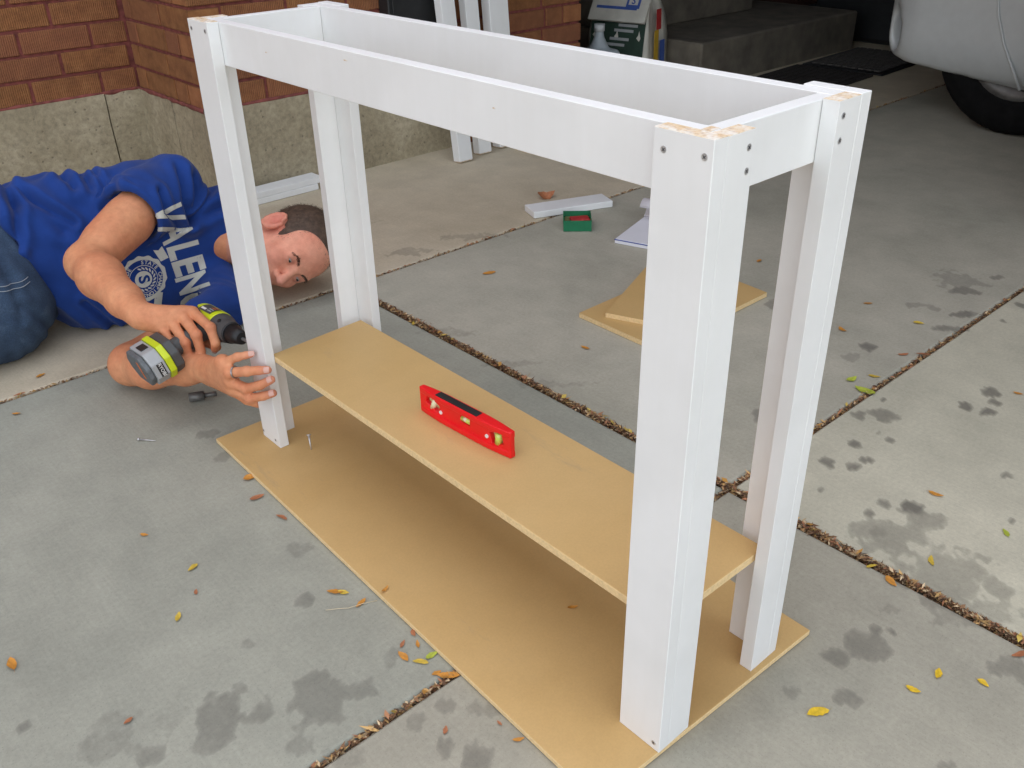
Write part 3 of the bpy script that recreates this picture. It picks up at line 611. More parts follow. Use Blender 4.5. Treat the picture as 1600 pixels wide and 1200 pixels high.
box('package_body', (-0.07, -0.03, 0.02), (0.07, 0.03, 0.30), 'sack', pk, 0.012, pm, 2); box('yellow_label', (-0.05, -0.0325, 0.17), (0.05, -0.0305, 0.25), 'sack_yellow', pk, 0.0, pm)
# black box on the wall
bx = thing('wall_box', 'black steel box mounted on the brick wall above the leaning boards', 'utility box', (1.39, 2.30, 0.6))
box('housing', (1.275, 2.30, 0.44), (1.50, 2.359, 0.98), 'black', bx, 0.004); box('door_panel', (1.29, 2.295, 0.455), (1.485, 2.2995, 0.965), 'black', bx, 0.002)
# white boards leaning on the wall
def leaning(label, x0, x1, yb, th, top=1.25):
    t = thing('leaning_board', label, 'board', ((x0 + x1) / 2, yb, 0), 'white boards leaning on the wall')
    an = math.atan2(2.335 - yb, top); m = Matrix.Translation(((x0 + x1) / 2, yb, 0.004)) @ Matrix.Rotation(-an, 4, 'X'); w = (x1 - x0) / 2
    o = box('plank', (-w, -th, 0), (w, 0, top), 'white', t, 0.0015, m)
    box('raw_end', (-w + .002, -th + .002, -0.003), (w - .002, -0.002, -0.0005), 'rawwood', t, 0, m)
leaning('leftmost narrow white board leaning on the wall', 1.431, 1.492, 2.185, 0.038); leaning('middle narrow white board leaning on the wall', 1.552, 1.612, 2.215, 0.036); leaning('rightmost wider white board leaning on the brick pillar', 1.665, 1.755, 2.235, 0.045)
o = box('wood_offcut', (1.70, 2.06, 0.001), (1.80, 2.15, 0.022), 'rawwood', None, 0.001, Matrix.Translation((0.0, 0, 0)) ); tag(o, 'small unpainted wood offcut on the floor by the leaning boards', 'wood')
for i, (lab, z0, dx, rz) in enumerate((('lower white board of the pair lying along the foundation', 0.001, 0.0, 0.0), ('upper white board of the pair lying along the foundation', 0.0215, 0.02, 0.015))):
    m = Matrix.Translation((0.72, 2.300, 0)) @ Matrix.Rotation(rz, 4, 'Z')
    o = box('white_board', (-0.40 + dx, -0.035, z0), (0.185 + dx, 0.032, z0 + 0.020), 'white', None, 0.0015, m); tag(o, lab, 'board', 'white boards lying behind the man')
# short white block, green box, notebook, fibreboard offcuts
m = Matrix.Translation((1.365, 1.520, 0)) @ Matrix.Rotation(math.atan2(-0.093, 0.243), 4, 'Z')
o = box('white_block', (-0.135, -0.040, 0.001), (0.135, 0.040, 0.0215), 'white', None, 0.0015, m); tag(o, 'short white painted board lying flat on the floor joint', 'board')
M['greenbox'] = plain('green_card', (0.006, 0.15, 0.062), 0.5, var=0.12); M['brass'] = plain('brass_screws', (0.62, 0.42, 0.22), 0.35, 0.8, var=0.4, scale=260)
gb = thing('screw_box', 'small open green box with a red packet on the floor', 'box', (1.262, 1.385, 0))
gm = Matrix.Translation((1.272, 1.392, 0)) @ Matrix.Rotation(math.radians(-44), 4, 'Z')
for lo, hi in (((-.042, -.045, .001), (.042, -.042, .034)), ((-.042, .042, .001), (.042, .045, .034)), ((-.042, -.042, .001), (-.039, .042, .034)), ((.039, -.042, .001), (.042, .042, .034)), ((-.039, -.042, .001), (.039, .042, .003))): box('side', lo, hi, 'greenbox', gb, 0.0004, gm)
box('contents', (-.038, -.041, .004), (.038, .041, .018), 'brass', gb, 0.002, gm)
gp = box('red_packet', (-.02, -.018, .0185), (.037, .02, .027), 'sack_red', gb, 0.002, gm @ Matrix.Rotation(0.2, 4, 'Z'))
M['paper'] = plain('white_paper', (0.72, 0.72, 0.76), 0.8, var=0.04, scale=8); M['blueline'] = plain('blue_pad_edge', (0.03, 0.06, 0.28), 0.6)
nb = thing('notepad', 'white notepad with its cover page curled over, behind the near table leg', 'notepad', (1.35, 1.2, 0))
nm = Matrix.Translation((1.249, 1.218, 0)) @ Matrix.Rotation(math.atan2(-0.954, 0.30), 4, 'Z')     # x: along the near edge, y: away from camera
box('page_block', (0, 0, 0.001), (0.16, 0.215, 0.011), 'paper', nb, 0.001, nm); box('cover_edge', (-0.0005, -0.0005, 0.0112), (0.1605, 0.215, 0.0128), 'blueline', nb, 0, nm); box('top_sheet', (0.002, 0.002, 0.013), (0.1585, 0.215, 0.015), 'paper', nb, 0, nm)
bm = bmesh.new(); prv = None
for i in range(15):
    a = math.radians(-70 + 230 * i / 14); y = 0.212 + 0.028 * math.cos(a) - 0.012; z = 0.045 + 0.030 * math.sin(a)
    cur = [bm.verts.new(nm @ Vector((0.0, y, z))), bm.verts.new(nm @ Vector((0.158, y, z)))]
    if prv: bm.faces.new((prv[0], prv[1], cur[1], cur[0]))
    prv = cur
o = bm_obj('curled_page', bm, 'paper', nb, True); sm = o.modifiers.new('thick', 'SOLIDIFY'); sm.thickness = 0.0012
def offcut(label, poly, z0, th):
    o = prism('fiberboard_offcut', poly, z0, z0 + th, ((0, 0, 0), (1, 0, 0), (0, 1, 0), (0, 0, 1)), ['mdf', 'mdf_edge']); tag(o, label, 'board', 'fiberboard offcuts behind the near leg')
    for p in o.data.polygons: p.material_index = 0 if abs(p.normal.z) > 0.7 else 1
offcut('larger lower fiberboard offcut on the floor behind the near leg', [(0.826, 0.946), (0.822, 0.700), (1.248, 0.700), (1.266, 0.95)], 0.001, 0.012)
offcut('smaller fiberboard offcut lying crooked on the larger one', [(0.852, 0.884), (0.888, 0.792), (1.03, 0.735), (1.145, 1.006)], 0.0135, 0.012)
# ================================================================== THE TABLE
L, W, H, T, A1, A2, Z0 = 0.9934, 0.2497, 0.760, 0.0185, 0.0653, 0.0578, 0.0103
table = thing('console_table', 'unfinished white painted console table frame with a bare fiberboard shelf', 'table', (W / 2, L / 2, Z0))
ZT = Z0 + H
def screw(p, nrm, parent):
    p, nrm = Vector(p), Vector(nrm); bm = bmesh.new()
    bm_cyl(bm, p - nrm * 0.004, p + nrm * 0.0005, 0.0033, seg=14)
    s_ = bm_obj('screw', bm, 'steel', parent)
    bm = bmesh.new(); u = nrm.orthogonal().normalized(); v = nrm.cross(u)
    for a, b in ((u, v), (v, u)):
        m = Matrix.Translation(p + nrm * 0.0007) @ Matrix((a, b, nrm)).transposed().to_4x4(); bm_box(bm, (-0.0019, -0.00042, -0.0002), (0.0019, 0.00042, 0.0002), mtx=m)
    bm_obj('screw_slot', bm, 'slot', parent)
def raw_top(o, raw=True):
    if not raw: return
    o.data.materials.append(M['rawwood'])
    for p in o.data.polygons:
        if p.normal.z > 0.7: p.material_index = 1
def leg(xf, yf, rawA, rawB):
    """L-shaped leg of a wide and a narrow board; xf, yf mirror it to the corner"""
    X = lambda a, b: (min(a, b), max(a, b))
    fx = (lambda v: W - v) if xf else (lambda v: v); fy = (lambda v: L - v) if yf else (lambda v: v)
    x0, x1 = X(fx(0), fx(T)); y0, y1 = X(fy(0), fy(A1))
    a = box('leg', (x0, y0, Z0), (x1, y1, ZT), 'white', table, 0.0007); raw_top(a, rawA)
    x0, x1 = X(fx(T + 0.0002), fx(A2)); y0, y1 = X(fy(0.0002), fy(T))
    b = box('leg_board', (x0, y0, Z0), (x1, y1, ZT - 0.0008), 'white', a, 0.0004); raw_top(b, rawB)
    return a
lN = leg(False, False, True, True); lR = leg(True, False, False, True); lL = leg(False, True, True, True); lB = leg(True, True, False, False)
for y, z in ((0.053, 0.752), (0.009, 0.754), (0.009, 0.022)): screw((0, y, z), (-1, 0, 0), lN)
for x, z in ((0.050, 0.754), (0.050, 0.733)): screw((x, 0.0004, z), (0, -1, 0), lN)
for x, z in ((0.202, 0.754), (0.202, 0.730)): screw((x, 0.0004, z), (0, -1, 0), lR)
for y, z in ((0.983, 0.757), (0.937, 0.757), (0.989, 0.023), (0.943, 0.022)): screw((0, y, z), (-1, 0, 0), lL)
ZA0, ZA1 = ZT - 0.0641, ZT - 0.0012
box('apron', (T + .0003, T + .0003, ZA0), (2 * T, L - T - .0003, ZA1), 'white', table, 0.0007)
box('apron', (W - 2 * T, T + .0003, ZA0), (W - T - .0003, L - T - .0003, ZA1), 'white', table, 0.0007)
box('apron', (2 * T + .0004, T + .0006, ZA0 + .0005), (W - 2 * T - .0004, 2 * T, ZA1 - .0006), 'white', table, 0.0007)
box('apron', (2 * T + .0004, L - 2 * T, ZA0 + .0005), (W - 2 * T - .0004, L - T - .0006, ZA1 - .0006), 'white', table, 0.0007)
box('apron_end_patch', (T + 0.002, T + 0.002, ZA1 + 0.0001), (2 * T - 0.002, T + 0.012, ZA1 + 0.0007), 'rawwood', table, 0)
for y_, z_, w_ in ((0.584, 0.757, 0.004), (0.30, 0.744, 0.002), (0.79, 0.742, 0.0025)): box('paint_chip', (T - 0.0002, y_ - w_, z_ - 0.0006), (T + 0.0002, y_ + w_, z_ + 0.0006), 'rawwood', table, 0)
def board(name, corners, z0, z1, parent=None):
    o = prism(name, corners, z0, z1, ((0, 0, 0), (1, 0, 0), (0, 1, 0), (0, 0, 1)), ['mdf', 'mdf_edge'], parent, 0.0012)
    for p in o.data.polygons: p.material_index = 0 if abs(p.normal.z) > 0.7 else 1
    return o
board('shelf', [(0.0195, 0.024), (0.2165, 0.022), (0.2175, 0.948), (0.0195, 0.940)], 0.188, 0.2005, table)
bb = board('fiberboard_sheet', [(-0.0745, 1.046), (-0.103, 0.006), (0.318, -0.012), (0.347, 1.040)], 0.0008, 0.0100)
tag(bb, 'large bare fiberboard sheet on the floor under the table legs', 'board')
# torpedo level standing on the shelf
lv = thing('spirit_level', 'red torpedo spirit level standing on edge on the shelf', 'spirit level', (0.11, 0.495, 0.2005))
Lc = np.array([0.1105, 0.4955, 0.2235]); ea = np.array([0.117 - 0.104, 0.393 - 0.598, 0.0]); ea /= np.linalg.norm(ea); en = np.array([ea[1], -ea[0], 0.0]); eu = np.array([0, 0, 1.0])   # en faces the camera side
if en[0] > 0: en = -en
HL, HH = 0.102, 0.0225
g = Grid(Lc - np.array([0.035, 0.12, 0.03]), Lc + np.array([0.035, 0.12, 0.03]), 0.0011)
def lev(X, Y, Z):
    a = (X - Lc[0]) * ea[0] + (Y - Lc[1]) * ea[1]; n_ = (X - Lc[0]) * en[0] + (Y - Lc[1]) * en[1]; u = Z - Lc[2]
    th = 0.0098 - 0.0050 * np.clip((np.abs(a) - 0.040) / 0.062, 0, 1) ** 1.6      # canoe shaped in plan
    web = 0.0045 + 0.030 * np.clip((np.abs(u) - 0.0125) / 0.008, 0, 1)           # thin web between thick rails
    d = np.maximum(np.abs(n_) - np.minimum(th, web), np.maximum(np.abs(u) - HH, np.abs(a) - HL))
    for ca, cu, ra, ru, rot in ((-0.072, 0.001, 0.015, 0.0075, -0.35), (0.004, 0.002, 0.010, 0.006, 0), (0.072, 0.0, 0.013, 0.0095, 0.3)):
        aa, uu = (a - ca) * math.cos(rot) + (u - cu) * math.sin(rot), -(a - ca) * math.sin(rot) + (u - cu) * math.cos(rot)
        d = np.maximum(d, -np.maximum(np.abs(aa) - ra, np.abs(uu) - ru))
    return d
g.fun(lev); sdf_obj('level_body', g, 'red', lv, 1)
P = lambda a, n_, u: tuple(Lc + ea * a + en * n_ + eu * u)
fr3 = Matrix((Vector(ea), Vector(en), Vector(eu))).transposed().to_4x4(); lm = Matrix.Translation(Lc) @ fr3
box('black_insert', (-0.062, -0.0066, HH - 0.0005), (0.032, 0.0066, HH + 0.0012), 'black', lv, 0.0006, lm)
cyl('vial', P(-0.006, 0, 0.002), P(0.014, 0, 0.002), 0.0052, 'vial', lv); cyl('bubble', P(0.0, 0.0015, 0.003), P(0.006, 0.0015, 0.003), 0.0042, 'vialbubble', lv)
cyl('vial', P(-0.077, 0, -0.009), P(-0.067, 0, 0.010), 0.005, 'vialbubble', lv); cyl('vial', P(0.072, 0, -0.010), P(0.075, 0, 0.010), 0.0062, 'vial', lv)
for a, u in ((-0.052, -0.006), (0.052, -0.004)): cyl('pin', P(a, 0.003, u), P(a, 0.0062, u), 0.0032, 'ink_white', lv, seg=10)

# ================================================================== VEHICLE
M['carpaint'] = plain('pearl_white_car_paint', (0.50, 0.52, 0.51), 0.28, var=0.03, spec=0.6); M['carpaint'].node_tree.nodes['Principled BSDF'].inputs['Coat Weight'].default_value = 0.6
M['tyre'] = plain('tyre_rubber', (0.008, 0.008, 0.008), 0.9, var=0.3, bump=0.4, spec=0.1); M['rim'] = plain('dull_wheel_metal', (0.16, 0.155, 0.145), 0.5, 0.5, var=0.2)
M['glass_dark'] = plain('dark_window_glass', (0.01, 0.012, 0.014), 0.06, var=0.1)
car = thing('parked_car', 'white car parked in the shade of the carport, front corner showing', 'car', (3.96, -0.6, 0))
CX, XS = 3.98, 3.075
g = Grid((3.02, -2.95, 0.10), (4.95, 1.56, 1.78), 0.016)
g.rbox((CX, -0.62, 0.56), (0.905, 2.12, 0.42), 0.20, k=0.02); g.rbox((CX, 0.85, 0.48), (0.88, 0.63, 0.33), 0.17, k=0.05)
g.rbox((CX, -1.15, 1.18), (0.76, 1.45, 0.46), 0.22, k=0.08)
g.fun(lambda X, Y, Z: (0.165 + 0.115 * np.clip(Y - 0.85, -0.2, 0.8) + 0.03 * np.clip((X - 3.1), 0, 0.5)) - Z, 0.012, 'int')
for wy in (0.36, -1.95):
    for s_ in (-1, 1):
        xa = CX + s_ * 0.95; g.cap((xa, wy, 0.33), (xa - s_ * 0.30, wy, 0.33), 0.37, 0.37, k=0.01, mode='sub')
g.cap((3.060, 1.490, 0.345), (3.175, 1.395, 0.345), 0.044, 0.044, k=0.006, mode='sub', sc=(1, 1, 1.75))
sdf_obj('car_body', g, 'carpaint', car, 2)
bm = bmesh.new(); bmesh.ops.create_uvsphere(bm, u_segments=20, v_segments=12, radius=1.0, matrix=Matrix.Translation((3.195, 1.380, 0.345)) @ Matrix.Diagonal((0.035, 0.035, 0.06, 1)))
bm_obj('fog_lamp', bm, 'glass_dark', car, True)
def tube(name, pts, r, mat_, parent=None, seg=8, taper=None, closed=False):
    pts = [Vector(p) for p in pts]; bm = bmesh.new(); rings = []; n = len(pts)
    for i, p in enumerate(pts):
        d = (pts[(i + 1) % n] - pts[i - 1]) if closed else (pts[min(i + 1, n - 1)] - pts[max(i - 1, 0)]); d.normalize()
        u = d.orthogonal() if i == 0 else (u - d * u.dot(d)); u.normalize(); v = d.cross(u); rr = r if taper is None else taper[i]
        rings.append([bm.verts.new(p + u * math.cos(q) * rr + v * math.sin(q) * rr) for q in [j * 2 * math.pi / seg for j in range(seg)]])
    for i in range(n if closed else n - 1):
        a, b = rings[i], rings[(i + 1) % n]
        for j in range(seg): bm.faces.new((a[j], a[(j + 1) % seg], b[(j + 1) % seg], b[j]))
    if not closed: bm.faces.new(rings[0][::-1]); bm.faces.new(rings[-1])
    bmesh.ops.recalc_face_normals(bm, faces=bm.faces)
    return bm_obj(name, bm, mat_, parent, True)
tube('bumper_seam', [(XS + 0.004, 1.06, 0.62), (XS - 0.002, 1.045, 0.54), (XS - 0.004, 1.02, 0.44), (XS - 0.003, 0.975, 0.34), (XS - 0.001, 0.92, 0.25), (XS + 0.004, 0.885, 0.19)], 0.006, 'carpaint', car)
def lathe(name, prof, cx, cy, cz, sgn, mat_, parent, seg=40):
    bm = bmesh.new(); rings = [[bm.verts.new((cx + sgn * x, cy + r * math.cos(q), cz + r * math.sin(q))) for q in [j * 2 * math.pi / seg for j in range(seg)]] for x, r in prof]
    for a, b in zip(rings, rings[1:]):
        for j in range(seg): bm.faces.new((a[j], a[(j + 1) % seg], b[(j + 1) % seg], b[j]))
    bmesh.ops.recalc_face_normals(bm, faces=bm.faces); return bm_obj(name, bm, mat_, parent, True)
for wy in (0.93, -1.95):
    for s_ in (-1, 1):
        xc = CX + s_ * 0.745
        ty = lathe('wheel', [(0.085, 0.19), (0.10, 0.215), (0.105, 0.26), (0.095, 0.30), (0.07, 0.322), (0.0, 0.327), (-0.07, 0.322), (-0.10, 0.28), (-0.10, 0.20)], xc, wy, 0.327, s_, 'tyre', car)
        lathe('rim', [(0.02, 0.03), (0.05, 0.05), (0.045, 0.11), (0.075, 0.17), (0.088, 0.195), (0.05, 0.19), (-0.08, 0.19)], xc, wy, 0.327, s_, 'rim', ty)
        for k in range(6):
            q = k * math.pi / 3 + 0.3; c = Vector((xc + s_ * 0.06, wy + 0.135 * math.cos(q), 0.327 + 0.135 * math.sin(q)))
            cyl('rim_hole', c - Vector((0.012, 0, 0)), c + Vector((0.012, 0, 0)), 0.028, 'black', ty, seg=14)
for s_ in (-1, 1): box('side_window', (CX + s_ * 0.752 - 0.012, -2.2, 1.10), (CX + s_ * 0.752 + 0.012, -0.1, 1.46), 'glass_dark', car, 0.01)
box('headlight', (3.20, 1.405, 0.60), (3.45, 1.455, 0.72), 'silver_plastic', car, 0.02, None, 2); box('headlight', (4.52, 1.405, 0.60), (4.77, 1.455, 0.72), 'silver_plastic', car, 0.02, None, 2)
# ================================================================== THE MAN
man = thing('person', 'man in blue printed t-shirt and jeans lying on his side holding a drill', 'person', (0.0, 1.75, 0))
# head frame: r = his right, u = crown, f = face
hf = np.array([-0.40, -0.85, -0.32]); hf /= np.linalg.norm(hf); hr = np.array([-0.30, -0.20, 0.93]); hr -= hf * (hr @ hf); hr /= np.linalg.norm(hr); hu = np.cross(hr, hf); hu *= np.sign(hu[0])
FRM = np.stack([hr, hu, hf]); HC = np.array([0.367, 1.480, 0.100]) - 0.085 * hf
hp = lambda r, u, f: HC + hr * r + hu * u + hf * f
SR, ER, WR = (0.175, 1.705, 0.315), (-0.085, 1.548, 0.230), (-0.0865, 1.276, 0.198)
SL, EL, WLf = (0.195, 1.530, 0.045), (-0.098, 1.375, 0.053), (-0.033, 1.135, 0.114)
g = Grid((-0.22, 0.84, -0.004), (0.58, 1.98, 0.44), 0.0027)
# torso core and neck (inside the shirt), shoulders
g.cap((0.02, 1.79, 0.18), (0.15, 1.760, 0.19), 0.075, 0.072, k=0.02, sc=(1, 1, 1.45))
g.cap((0.20, 1.735, 0.19), tuple(hp(0, -0.075, -0.035)), 0.060, 0.060, k=0.03)
# arms
g.cap(tuple(np.array(SR) * .82 + np.array(ER) * .18), ER, 0.052, 0.043, k=0.02); g.cap(tuple(np.array(SR) * .5 + np.array(ER) * .5 + [0, -0.010, 0.0]), tuple(np.array(SR) * .25 + np.array(ER) * .75), 0.048, 0.042, k=0.03)
fa = lambda a, b, t: tuple(np.array(a) * (1 - t) + np.array(b) * t)
g.cap(ER, fa(ER, WR, .28), 0.040, 0.046, k=0.02); g.cap(fa(ER, WR, .28), fa(ER, WR, .72), 0.046, 0.034, k=0.02); g.cap(fa(ER, WR, .72), WR, 0.034, 0.0275, k=0.02)
g.cap(SL, EL, 0.042, 0.043, k=0.02); g.cap(EL, fa(EL, WLf, .3), 0.041, 0.046, k=0.02); g.cap(fa(EL, WLf, .3), fa(EL, WLf, .75), 0.046, 0.034, k=0.02); g.cap(fa(EL, WLf, .75), WLf, 0.034, 0.0275, k=0.02)
# right hand on the drill handle
RH = {'index': [(0.012, 1.258, 0.178), (0.012, 1.183, 0.170), (0.010, 1.168, 0.142), (0.014, 1.188, 0.120)],
      'middle': [(-0.010, 1.262, 0.178), (-0.011, 1.203, 0.155), (-0.010, 1.200, 0.120), (-0.010, 1.224, 0.100)],
      'ring': [(-0.031, 1.268, 0.171), (-0.031, 1.217, 0.139), (-0.030, 1.216, 0.106), (-0.029, 1.240, 0.092)],
      'pinky': [(-0.049, 1.275, 0.160), (-0.050, 1.230, 0.131), (-0.049, 1.232, 0.105), (-0.048, 1.250, 0.094)]}
RH = {k_: [tuple(np.array(p_) + np.array([-0.0145, -0.0392, 0.0197])) for p_ in v_] for k_, v_ in RH.items()}
LH = {'pinky': [(-0.046, 1.004, 0.184), (-0.030, 0.976, 0.200), (-0.018, 0.966, 0.203), (-0.0095, 0.961, 0.204)],
      'ring': [(-0.048, 0.982, 0.172), (-0.030, 0.947, 0.182), (-0.016, 0.926, 0.187), (-0.006, 0.911, 0.190)],
      'middle': [(-0.046, 0.990, 0.150), (-0.033, 0.957, 0.143), (-0.020, 0.925, 0.158), (-0.006, 0.904, 0.173)],
      'index': [(-0.040, 0.988, 0.130), (-0.031, 0.951, 0.124), (-0.018, 0.924, 0.135), (-0.006, 0.906, 0.144)]}
FR_ = {'index': .0092, 'middle': .0095, 'ring': .0090, 'pinky': .0078}
for HD, WRI in ((RH, WR), (LH, WLf)):
    for nm_, ch in HD.items():
        r = FR_[nm_] * (1.06 if HD is RH else 0.98); w0 = np.array(WRI) + (np.array(ch[0]) - np.array(WRI)) * 0.15
        g.cap(tuple(w0), ch[0], 0.020, 0.0118, k=0.012)
        for i in range(3): g.cap(ch[i], ch[i + 1], r * (1.10, 1.0, 0.93)[i], r * (1.0, 0.93, 0.82)[i], k=0.0022 if i else 0.004)
        g.ell(ch[1], (r * 1.13,) * 3, k=0.003)
mR = lambda n_, i: np.array(RH[n_][i]); mL = lambda n_, i: np.array(LH[n_][i])
g.cap(tuple(mR('index', 0) * .5 + mR('middle', 0) * .5 + [0, .012, -.006]), tuple(mR('pinky', 0) + [0.004, .008, -.002]), 0.0135, 0.0125, k=0.014)
g.cap(tuple(mL('index', 0) + [0.004, .012, 0]), tuple(mL('pinky', 0) + [0.004, .012, -.004]), 0.0125, 0.011, k=0.014)
g.cap(tuple(np.array(WR) + [0.02, -.02, -.012]), (-0.010, 1.223, 0.150), 0.019, 0.013, k=0.014); g.cap((-0.010, 1.223, 0.150), (0.006, 1.200, 0.134), 0.0115, 0.0105, k=0.004); g.cap((0.006, 1.200, 0.134), (0.014, 1.172, 0.130), 0.0105, 0.0085, k=0.003)
g.cap(tuple(np.array(WLf) + [0.006, -.02, -.015]), (-0.030, 1.020, 0.112), 0.018, 0.013, k=0.014); g.cap((-0.030, 1.020, 0.112), (-0.014, 1.006, 0.090), 0.0115, 0.010, k=0.004); g.cap((-0.014, 1.006, 0.090), (0.004, 1.004, 0.075), 0.010, 0.0085, k=0.003)
# head
E_ = lambda r, u, f, rad, k, mode='add': g.ell(hp(r, u, f), rad, FRM, k, mode)
E_(0, 0.032, -0.015, (0.0765, 0.090, 0.097), 0.01); E_(0, -0.045, 0.028, (0.060, 0.074, 0.060), 0.03); E_(0, 0.030, 0.040, (0.062, 0.055, 0.046), 0.03)
for s_ in (-1, 1):
    E_(s_ * 0.038, -0.030, 0.060, (0.026, 0.024, 0.024), 0.02); E_(s_ * 0.046, -0.075, 0.0, (0.020, 0.030, 0.030), 0.03)
g.cap(tuple(hp(-0.036, 0.015, 0.076)), tuple(hp(0.036, 0.015, 0.076)), 0.0130, 0.0130, k=0.014); g.cap(tuple(hp(0.010, 0.010, 0.088)), tuple(hp(0.012, 0.024, 0.086)), 0.004, 0.004, k=0.006); g.cap(tuple(hp(-0.010, 0.010, 0.088)), tuple(hp(-0.012, 0.024, 0.086)), 0.004, 0.004, k=0.006); E_(0, -0.105, 0.066, (0.024, 0.018, 0.020), 0.02)
for s_ in (-1, 1): E_(s_ * 0.032, -0.001, 0.096, (0.018, 0.011, 0.017), 0.012, 'sub')
g.cap(tuple(hp(0, 0.006, 0.082)), tuple(hp(0, -0.038, 0.108)), 0.0075, 0.0115, k=0.010)
for s_ in (-1, 1): E_(s_ * 0.0125, -0.043, 0.096, (0.0085, 0.008, 0.010), 0.006); E_(s_ * 0.0065, -0.049, 0.103, (0.0035, 0.003, 0.004), 0.002, 'sub')
g.cap(tuple(hp(-0.021, -0.073, 0.082)), tuple(hp(0.021, -0.073, 0.082)), 0.0065, 0.0065, k=0.008); g.cap(tuple(hp(-0.017, -0.083, 0.081)), tuple(hp(0.017, -0.083, 0.081)), 0.0065, 0.0065, k=0.006)
for s_ in (-1, 1):    # lids
    for dv, rr in ((0.0072, 0.0044), (-0.0060, 0.0038)):
        pts = [hp(s_ * (0.032 + 0.014 * q), -0.002 + dv * (1 - 0.55 * q * q), 0.0835 - 0.006 * q * q) for q in (-1, -0.5, 0, 0.5, 1)]
        for a, b in zip(pts, pts[1:]): g.cap(tuple(a), tuple(b), rr, rr, k=0.003)
    # ears
    E_(s_ * 0.081, -0.012, -0.012, (0.011, 0.031, 0.020), 0.006); E_(s_ * 0.092, -0.008, -0.009, (0.009, 0.019, 0.011), 0.004, 'sub')
    rim = [hp(s_ * 0.089, -0.012 + 0.030 * math.cos(q), -0.014 + 0.019 * math.sin(q) * -1) for q in np.linspace(-0.9, 3.3, 9)]
    for a, b in zip(rim, rim[1:]): g.cap(tuple(a), tuple(b), 0.0038, 0.0038, k=0.003)
V, Q = g.mesh('body'); V = smoothV(V, Q, 1, 0.4)
ob = link('body', fast_mesh('body', V, Q), 'skin', man, True)
# skin tone
q = (V - HC) @ FRM.T; r_, u_, f_ = q[:, 0], q[:, 1], q[:, 2]; headm = (np.linalg.norm(q, axis=1) < 0.155) & (V[:, 0] > 0.24)
C = np.tile(np.array([0.68, 0.305, 0.158]), (len(V), 1))
C[headm] = (0.80, 0.37, 0.25)
def tint(mask_w, c): 
    w = np.clip(mask_w, 0, 1)[:, None]; C[:] = C * (1 - w) + np.array(c) * w
gs = lambda r, u, f, s_: np.where(headm, np.exp(-((r_ - r) ** 2 + (u_ - u) ** 2 + (f_ - f) ** 2) / s_ ** 2), 0)
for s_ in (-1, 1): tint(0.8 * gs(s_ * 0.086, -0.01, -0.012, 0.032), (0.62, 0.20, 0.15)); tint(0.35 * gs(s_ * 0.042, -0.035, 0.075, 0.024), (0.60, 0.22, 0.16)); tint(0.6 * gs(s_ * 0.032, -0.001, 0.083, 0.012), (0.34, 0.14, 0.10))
tint(0.45 * gs(0, -0.038, 0.112, 0.018), (0.60, 0.21, 0.16)); tint(0.75 * gs(0, -0.078, 0.088, 0.015), (0.42, 0.13, 0.11))
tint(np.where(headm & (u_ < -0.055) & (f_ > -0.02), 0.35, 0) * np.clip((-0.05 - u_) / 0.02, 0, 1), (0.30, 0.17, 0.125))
for HD in (RH, LH):
    for nm_, ch in HD.items():
        tip = np.array(ch[3]); d = tip - np.array(ch[2]); d /= np.linalg.norm(d); dd = np.linalg.norm(V - tip, axis=1)
        tint(0.5 * np.exp(-(dd / 0.013) ** 2), (0.60, 0.24, 0.18))
        tint(0.25 * np.exp(-(np.linalg.norm(V - np.array(ch[1]), axis=1) / 0.009) ** 2), (0.55, 0.20, 0.14))
setcol(ob.data, C)
# nails
for HD, dorsal in ((LH, np.array([-0.85, -0.1, 0.35])), (RH, np.array([-0.35, -0.75, 0.1]))):
    for nm_, ch in HD.items():
        tip, pv = np.array(ch[3]), np.array(ch[2]); ax = (tip - pv) / np.linalg.norm(tip - pv); n_ = dorsal - ax * (dorsal @ ax); n_ /= np.linalg.norm(n_); sd = np.cross(ax, n_); r = FR_[nm_] * 0.86
        c = tip + ax * 0.001; bm = bmesh.new(); gr = []
        for i in range(5):
            row = []
            for j in range(5):
                a_ = (i / 4 - 0.5) * 0.0105; b_ = (j / 4 - 0.5) * 1.5
                row.append(bm.verts.new(Vector(c + ax * a_ + (n_ * math.cos(b_) + sd * math.sin(b_)) * (r + 0.0004 - 0.0012 * (i / 4) ** 2))))
            gr.append(row)
        for i in range(4):
            for j in range(4): bm.faces.new((gr[i][j], gr[i][j + 1], gr[i + 1][j + 1], gr[i + 1][j]))
        bm_obj('fingernail', bm, M.setdefault('nail', plain('fingernail', (0.62, 0.36, 0.29), 0.35, var=0.05)), man, True)
